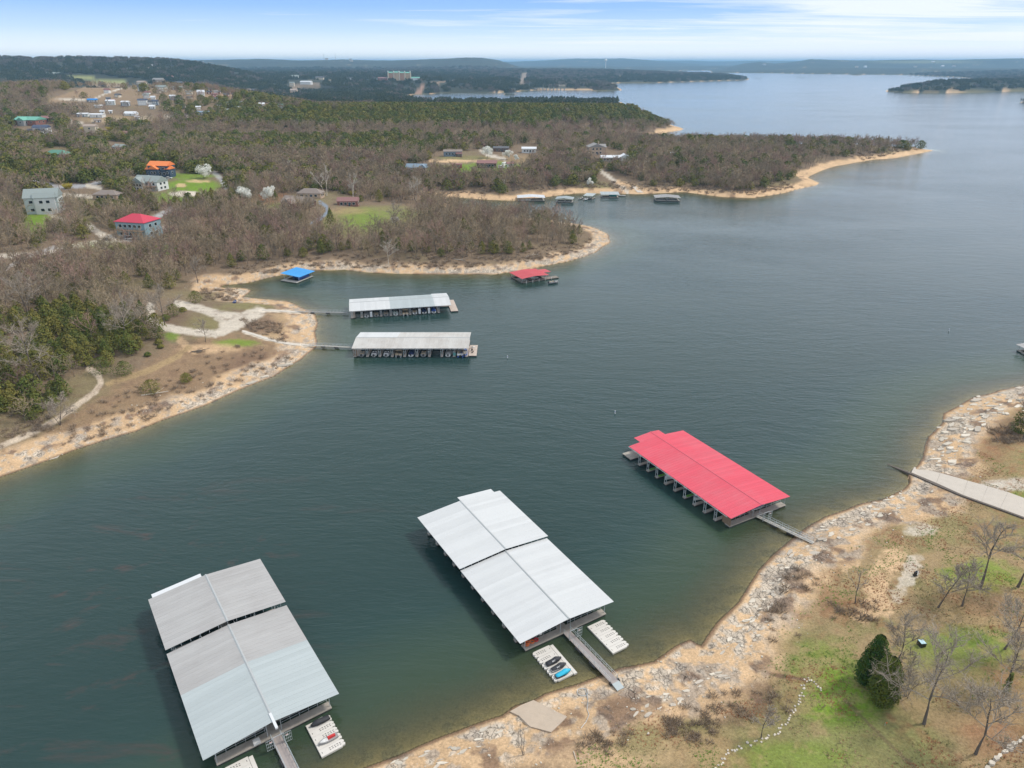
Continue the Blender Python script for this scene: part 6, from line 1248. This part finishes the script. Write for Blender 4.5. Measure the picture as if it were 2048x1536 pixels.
def rocks():
    allp = []
    for poly, n, sz, lab, grp in ZONES:
        if not n: continue
        xs = [p[0] for p in poly]; ys = [p[1] for p in poly]; k = 0; tries = 0
        while k < n and tries < n*12:
            tries += 1; u, v = RNG.uniform(min(xs), max(xs)), RNG.uniform(min(ys), max(ys))
            if in_poly(np.array([u]), np.array([v]), poly)[0]: allp.append((u, v, sz*RNG.uniform(.55, 1.5), lab, grp)); k += 1
    W = np.array([unp(u, v, 1.2) for u, v, *_ in allp]); d = sdist(W[:, 0], W[:, 1]); h = hfun(W[:, 0], W[:, 1], d)
    for (u, v, sz, lab, grp), w, dd, hh in zip(allp, W, d, h):
        if dd < .4: continue
        o = thing('limestone_rock', lab, 'rock', (w[0], w[1], hh-.14*sz), RNG.uniform(-.5, .5)+(.45 if u > 900 or u < 700 else .4), grp, STN[RNG.integers(12)]); o.scale = (sz*RNG.uniform(1, 2.4), sz*RNG.uniform(.6, 1.1), sz*RNG.uniform(.4, .9))
    # small stones everywhere on the bare bands, one object
    b = []; fc = []; nv = 0
    cand = []
    for (x0, x1, y0, y1, n) in ((-15, 240, 55, 330, 52000), (-190, -40, 130, 420, 30000), (-40, 80, 380, 470, 3000)):
        cand.append(np.stack([RNG.uniform(x0, x1, n), RNG.uniform(y0, y1, n)], 1))
    C = np.concatenate(cand); d = sdist(C[:, 0], C[:, 1]); nz = fbm(C[:, 0], C[:, 1], 9, 4, 201); n2 = fbm(C[:, 0], C[:, 1], 2.5, 3, 211)
    keep = (d > .15) & (d < 15+10*(nz-.5)) & (RNG.random(len(C)) < sstep(nz*.5+n2*.5, .42, .62)*1.0*(1-.6*sstep(d, 9, 14))); C = C[keep]; d = d[keep]
    h = hfun(C[:, 0], C[:, 1], d); s = RNG.uniform(.06, .17, len(C))*(1+1.6*(RNG.random(len(C)) > .86)); print('stones', len(C))
    base = np.array([(-.5, -.42, -.3), (.5, -.5, -.3), (.55, .45, -.3), (-.45, .5, -.3), (-.38, -.3, .42), (.36, -.36, .36), (.4, .34, .46), (-.34, .36, .38)])
    rot = RNG.uniform(0, 6.28, len(C)); ca, sa = np.cos(rot)*s*1.25, np.sin(rot)*s*1.25
    X = base[None, :, 0]*ca[:, None]-base[None, :, 1]*sa[:, None]*.7+C[:, :1]; Y = base[None, :, 0]*sa[:, None]+base[None, :, 1]*ca[:, None]*.7+C[:, 1:]; Z = base[None, :, 2]*s[:, None]+h[:, None]
    V = np.stack([X, Y, Z], -1).reshape(-1, 3); q = np.array([(4, 5, 6, 7), (0, 1, 5, 4), (1, 2, 6, 5), (2, 3, 7, 6), (3, 0, 4, 7)]); Fq = (q[None]+np.arange(len(C))[:, None, None]*8).reshape(-1)
    me = mesh_from('shore_stones', V, Fq, np.full(len(C)*5, 4)); me.materials.append(LIME); link('shore_stones', me, kind='stuff')
rocks()
def stone_line(name, label, cat, px, size, n, part='stone', hgt=.3, jit=.15, two=False):
    pts = [ground(u, v) for u, v in px]; o = thing(name, label, cat, pts[0]); L = [0]
    for a, b in zip(pts[:-1], pts[1:]): L.append(L[-1]+(b-a).length)
    for i in range(n):
        s = L[-1]*(i+.5)/n; k = max(j for j in range(len(L)-1) if L[j] <= s); a, b = pts[k], pts[k+1]; p = a.lerp(b, (s-L[k])/(L[k+1]-L[k]))
        z = float(hfun(np.array([p.x]), np.array([p.y]))[0]); c = link(part, STN[(i*5) % 12], o); c.location = Vector((p.x+RNG.uniform(-jit, jit), p.y+RNG.uniform(-jit, jit), z))-o.location
        c.rotation_euler = (0, 0, math.atan2((b-a).y, (b-a).x)+RNG.uniform(-.2, .2)); c.scale = (L[-1]/n*RNG.uniform(.85, 1.05), size*RNG.uniform(.8, 1.15), hgt*2.2)
    return o
stone_line('stone_edging', 'curved line of pale stones edging the lawn at the bottom', 'edging', [(1425,1545),(1455,1505),(1500,1488),(1540,1476),(1572,1452),(1592,1420),(1605,1385),(1612,1362)], .5, 60, hgt=.12, jit=.4)
stone_line('stone_edging', 'short row of pale stones along the lawn ditch near the brown gully', 'edging', [(1613,1358),(1630,1366),(1645,1384)], .5, 9, hgt=.16, jit=.2)
stone_line('stone_wall', 'low wall of large pale stone blocks in the bottom right corner', 'wall', [(1960,1552),(2000,1512),(2048,1478),(2080,1455)], 1.0, 13, 'stone_block', .5, .03)
# concrete slab, boat ramp and drive
cs = [ground(u, v) for u, v in ((1020,1425),(1043,1412),(1067,1402),(1098,1418),(1134,1436),(1118,1452),(1102,1466),(1078,1460),(1060,1455),(1052,1450),(1038,1434))]; zt = max(p.z for p in cs)
cx = sum((p for p in cs), Vector())/len(cs); so = thing('concrete_slab', 'large cracked tan concrete slab lying at the water edge', 'slab', cx)
CSM = mat('tan_concrete', (.44, .36, .28), .9, var=.16, scale=.8, bump=.05)
def slabp(idx): 
    pl = [cs[i]-cx for i in idx][::-1]; MB().solid([(p.x, p.y, p.z-.4) for p in pl], [(p.x, p.y, p.z+.22) for p in pl]).build('slab_piece', CSM, so)
slabp([0, 1, 2, 3, 8, 9, 10]); slabp([3, 4, 5, 6, 7, 8])
def ribbon(name, label, cat, left, right_, m, th=.16, part='slab', kind=None, gap=.003):
    A = [ground(*p) if not isinstance(p, Vector) else p for p in left]; B = [ground(*p) if not isinstance(p, Vector) else p for p in right_]
    o = thing(name, label, cat, A[0]) if not kind else link(name, None, kind=kind)
    if kind: o.location = A[0]
    for a, b, c, d in zip(A[:-1], A[1:], B[1:], B[:-1]):
        q = [a.lerp(b, gap), b.lerp(a, gap), c.lerp(d, gap), d.lerp(c, gap)]; 
        nrm = (q[1]-q[0]).cross(q[2]-q[0]).z
        if nrm < 0: q = q[::-1]
        MB().solid([tuple(p-A[0]+Vector((0, 0, -.5))) for p in q], [tuple(p-A[0]+Vector((0, 0, th))) for p in q]).build(part, m, o)
    return o
RAMPM = mat('pale_ramp_concrete', (.50, .45, .39), .9, var=.12, scale=.6)
wz = lambda u, v, z: Vector((*[float(c) for c in unp(u, v, z)], z))
ribbon('boat_ramp', 'pale concrete boat ramp running into the lake at the right', 'ramp', [(1828, 935), (1880, 948), (1935, 963), (1975, 975), (2015, 987), (2060, 1003), (2110, 1024)], [(1822, 947), (1872, 968), (1925, 992), (1962, 1005), (2000, 1018), (2048, 1036), (2100, 1060)], RAMPM, kind='structure')
ribbon('ramp_wall', 'dark low kerb wall along the lower side of the boat ramp', 'wall', [wz(1775, 930, -.3), wz(1800, 939, -.05), (1826, 950), (1872, 970), (1925, 994), (1962, 1007), (2000, 1020), (2048, 1038)], [wz(1774, 931, -.3), wz(1799, 941, -.05), (1825, 952), (1871, 972), (1924, 996), (1961, 1009), (1999, 1022), (2047, 1040)], BARKD, .34, 'kerb_section', gap=0)
PC = mat('pale_path_concrete', (.52, .48, .42), .9, var=.08)
ribbon('concrete_path', 'narrow pale concrete path from the loop to the stained-roof dock bridge', 'path', [(486, 661), (508, 668), (530, 675), (556, 682), (582, 687), (606, 689), (624, 690)], [(484, 664), (506, 671), (529, 679), (555, 686), (581, 690.5), (606, 692.5), (624, 693)], PC, .12, 'path_slab', kind='structure')
ribbon('concrete_path', 'narrow pale concrete path to the farther dock bridge', 'path', [(524, 620), (545, 620.5), (570, 622), (596, 624)], [(524, 622.5), (545, 623), (570, 624.5), (596, 626)], PC, .12, 'path_slab', kind='structure')
ribbon('launch_ramp', 'pale concrete launch ramp down to the far cove beach', 'ramp', [(1262, 373), (1275, 386)], [(1269, 372), (1287, 386)], RAMPM, .2)
# ---- small things
P = ground(1842, 1291); o = thing('utility_box', 'box with pale blue top standing on the green lawn right of the cedars', 'box', P, .1)
MB().box((0, 0, .45), (1.0, 1.15, .9)).build('box_body', BLACKP, o); MB().box((0, 0, .93), (.95, 1.1, .06)).build('box_lid', hcol('pale_blue_paint', (.42, .60, .66)), o); MB().box((0, 0, .97), (.06, 1.0, .03)).build('lid_seam', STEEL, o)
P = ground(1830, 1152); o = thing('utility_post', 'short black post with slanted white face among the limestone outcrops', 'post', P, .3)
MB().solid([(-.4, -.25, -.1), (.4, -.25, -.1), (.4, .25, -.1), (-.4, .25, -.1)], [(-.25, -.2, 1.0), (.35, -.2, 1.2), (.35, .2, 1.2), (-.25, .2, 1.0)]).build('post_body', BLACKP, o); MB().solid([(.1, -.3, .3), (.45, -.3, .3), (.45, -.26, .3), (.1, -.26, .3)], [(.1, -.24, 1.25), (.45, -.24, 1.25), (.45, -.2, 1.25), (.1, -.2, 1.25)]).build('post_face', WHITEP, o)
P = ground(1769, 1453); o = thing('marker_flag', 'tiny orange marker at the edge of the lawn below the cedars', 'marker', P); MB().beam((0, 0, 0), (0, 0, .7), .04).build('stake', STEEL, o); MB().box((.14, 0, .6), (.28, .03, .22)).build('flag', ORANGE, o)
P = ground(1147, 1505); MBx = MB().beam((0, 0, .15), (.2, -1.2, .25), .14, k=5, taper=.8).beam((.2, -1.2, .25), (.55, -2.8, .1), .11, k=5, taper=.5); thing('bleached_branch', 'white bleached branch lying on the sand at the bottom', 'branch', P, data=MBx.me('bleached_branch', PALE))
b = MB(); P0 = ground(1165, 1385); pp = []
for i in range(22): a = i*.33+.6; pp.append(Vector((math.cos(a)*1.0+.1*math.sin(i), math.sin(a)*.9, 0)))
for u, v in ((1174, 1392), (1176, 1405), (1174, 1420), (1178, 1432), (1172, 1445), (1162, 1458)): pp.append(ground(u, v)-P0)
pp = [Vector((p.x, p.y, float(hfun(np.array([p.x+P0.x]), np.array([p.y+P0.y]))[0])-P0.z+.12)) for p in pp]
for a, c_ in zip(pp[:-1], pp[1:]): b.beam(a, c_, .09, k=5)
thing('mooring_cable', 'thin grey cable coiled on the sand left of the gangway foot', 'cable', P0, data=b.me('mooring_cable', STEEL))
def car(label, u, v, rot, m, L=4.6, H=1.5, name='parked_car', cat='car'):
    P = ground(u, v); t = thing(name, label, cat, P, math.radians(rot)); W = 1.85
    MB().loft([[(-L/2, -W/2, .35), (-L/2, W/2, .35), (-L/2, W/2*.95, .9), (-L/2, -W/2*.95, .9)], [(L/2, -W/2, .35), (L/2, W/2, .35), (L/2, W/2*.9, .8), (L/2, -W/2*.9, .8)]]).build('body', m, t)
    MB().solid([(-L*.42, -W*.46, .88), (L*.2, -W*.46, .85), (L*.2, W*.46, .85), (-L*.42, W*.46, .88)], [(-L*.33, -W*.38, H), (L*.06, -W*.38, H), (L*.06, W*.38, H), (-L*.33, W*.38, H)]).build('cabin', GLASS, t); MB().box((-L*.135, 0, H+.02), (L*.38, W*.74, .05)).build('car_roof', m, t)
    wm = MB().beam((0, -.12, 0), (0, .12, 0), .68, k=10).me('wheel', BLACKP)
    for x in (-L*.31, L*.31):
        for y in (-W/2+.05, W/2-.05): w = link('wheel', wm, t); w.location = (x, y, .34)
    return t
car('dark grey car parked on the gravel lane left of the crimson-roofed house', 214, 481, 20, mat('dark_car_paint', (.05, .06, .075), .3)); car('white van parked below the crimson-roofed house', 260, 479, 10, WHITEP, 5, 2.0, 'parked_van', 'van')
car('white car in front of the white house garage by the lawn', 338, 358, 0, WHITEP)
for u, v, r, lab in ((1003, 337, 10, 'white camper trailer, left of two beside the brown-roofed house'), (1009, 331, 60, 'white camper trailer, right of two beside the brown-roofed house')):
    P = ground(u, v); t = thing('camper_trailer', lab, 'trailer', P, math.radians(r)); MB().box((0, 0, 1.6), (6.5, 2.4, 2.3)).build('trailer_body', WHITEP, t); MB().box((-.6, -1.22, 1.9), (1.4, .04, .6)).build('window', GLASS, t)
    for y in (-1.1, 1.1): MB().beam((0, y-.1, .35), (0, y+.1, .35), .7, k=10).build('wheel', BLACKP, t)
P = ground(470, 605); t = thing('rowing_boat', 'small upturned boat lying on the grass above the point', 'boat', P, .2); hullmesh(4.2, 1.5, .5).build('hull', NAVY, t); MB().box((0, .1, .5), (1.1, .3, .08)).build('seat', HULLW, t); t.scale = (1, 1, 1)
P = ground(223, 651); thing('fallen_log', 'long pale fallen log on the green patch in the left woods', 'log', P, .05, data=MB().beam((-7, 0, .3), (7, .5, .3), .5, k=6, taper=.6).me('fallen_log', PALE))
P = ground(388, 706); b = MB(); rg = random.Random(3)
for i in range(14): a = rg.uniform(-.5, .9); b.beam((rg.uniform(-1.5, 1.5), rg.uniform(-1, 1), .2), (rg.uniform(-1.5, 1.5)+math.cos(a)*4, rg.uniform(-1, 1)+math.sin(a)*3, rg.uniform(.2, 1.0)), .22, k=5, taper=.4)
thing('brush_pile', 'grey brush pile beside the trail below the gravel loop', 'brush pile', P, data=b.me('brush_pile', BARK))
for u, v, lab, an in ((918, 522, 'bleached driftwood trunk on the beach of the wooded point', -.6), (1065, 512, 'long driftwood log high on the beach near the point tip', .5), (310, 790, 'grey driftwood beside the ragged cedar bush', .3)):
    P = ground(u, v); b = MB().beam((-4, 0, .25), (4, .6, .4), .42, k=6, taper=.5); b.beam((0, .2, .3), (2.5, 2.8, 1.0), .2, k=5, taper=.4); thing('driftwood', lab, 'driftwood', P, an, data=b.me('driftwood', PALE))
# brown brush on the banks and dry shore, one object
def brush():
    kinds = [shrub(700+i, .6, 1.5, 40, .03).me('brush', (TWIG, TWIG_RED)[i % 2]) for i in range(4)]
    pts = []
    for poly, n in (([(1350,1400),(1430,1370),(1520,1370),(1600,1385),(1560,1440),(1480,1430),(1400,1440)], 34), ([(1530,1190),(1590,1190),(1600,1260),(1540,1270)], 12), ([(1660,1190),(1760,1200),(1750,1240),(1660,1240)], 18), ([(1560,1130),(1640,1100),(1640,1170),(1570,1180)], 14), ([(480,640),(560,640),(570,680),(500,660)], 70), ([(200,800),(330,745),(480,690),(600,700),(540,745),(400,800),(250,850),(60,905)], 170), ([(0,840),(90,800),(100,850),(0,895)], 60), ([(470,560),(480,590),(400,600),(400,570)], 60), ([(440,545),(560,535),(700,525),(900,530),(1060,515),(1160,495),(1190,470),(1150,480),(1050,495),(900,505),(700,505),(500,525)], 480), ([(880,382),(1000,384),(1150,372),(1300,376),(1500,384),(1590,370),(1560,360),(1400,370),(1200,366),(1000,376)], 420), ([(1700,310),(1830,290),(1840,296),(1720,318)], 60), ([(1980,850),(2048,830),(2048,880),(1990,890)], 60), ([(1330,1420),(1440,1440),(1420,1480),(1330,1470)], 40), ([(1140,1440),(1260,1450),(1240,1500),(1150,1490)], 26)):
        xs = [p[0] for p in poly]; ys = [p[1] for p in poly]; m = n*4; U = RNG.uniform(min(xs), max(xs), m); V_ = RNG.uniform(min(ys), max(ys), m); k = in_poly(U, V_, poly); pts += list(zip(U[k][:n], V_[k][:n]))
    W = np.array([unp(u, v, 3.5) for u, v in pts]); d = sdist(W[:, 0], W[:, 1]); W = W[d > 2.5]; d = d[d > 2.5]; h = hfun(W[:, 0], W[:, 1], d)
    v = []; f = []; lt = []; nv = 0
    for w, z in zip(W, h):
        me = kinds[RNG.integers(4)]; co = np.empty(len(me.vertices)*3, np.float32); me.vertices.foreach_get('co', co); co = co.reshape(-1, 3)*(RNG.uniform(.7, 1.5)*(1+np.hypot(*w)/450)); v.append(co+np.array([w[0], w[1], z])); f.append(np.arange(len(co))+nv); lt.append(np.full(len(co)//3, 3)); nv += len(co)
    me = mesh_from('dry_brush', np.concatenate(v), np.concatenate(f), np.concatenate(lt)); me.materials.append(mat('dry_brush_stems', (.30, .23, .165), .9, var=.3, scale=.3)); link('dry_brush', me, kind='stuff'); print('brush', nv//3)
brush()

# grass tufts and fallen leaves on the right bank, one object
def tufts():
    n = 90000; X = RNG.uniform(10, 130, n); Y = RNG.uniform(58, 215, n); d = sdist(X, Y); k = (d > 9) & (np.abs(X) < .95*Y+30); X, Y, d = X[k], Y[k], d[k]; h = hfun(X, Y, d)
    a = fbm(X, Y, 5, 3, 301); b = fbm(X, Y, 14, 3, 311); k = RNG.random(len(X)) < sstep(a, .38, .6)*sstep(d, 9, 16); X, Y, h, a, b = X[k], Y[k], h[k], a[k], b[k]; m = len(X)
    s = RNG.uniform(.10, .34, m); th = RNG.uniform(0, 6.28, m); vs = []
    for j in range(3):
        t = th+j*2.1; cx, cy = np.cos(t)*s*.5, np.sin(t)*s*.5; lean = RNG.uniform(-.6, .6, (2, m))*s
        vs += [np.stack([X-cy*.5, Y+cx*.5, h], 1), np.stack([X+cy*.5, Y-cx*.5, h], 1), np.stack([X+cx*1.6+lean[0], Y+cy*1.6+lean[1], h+s*RNG.uniform(.3, 1.0, m)], 1)]
    V = np.stack(vs, 1).reshape(-1, 3); me = mesh_from('grass_tufts', V, np.arange(len(V)), np.full(len(V)//3, 3))
    for nm, c in (('green_grass_blades', (.13, .21, .03)), ('dry_grass_blades', (.34, .25, .13)), ('olive_grass_blades', (.17, .16, .06)), ('fallen_leaves', (.28, .13, .06))): me.materials.append(mat(nm, c, .9, var=.2, scale=.5))
    mi = np.where(b > .56, 0, np.where(a > .62, 3, np.where(RNG.random(m) > .5, 1, 2))).astype(np.int32); me.polygons.foreach_set('material_index', np.repeat(mi, 3)); link('grass_tufts', me, kind='stuff'); print('tufts', m)
tufts()
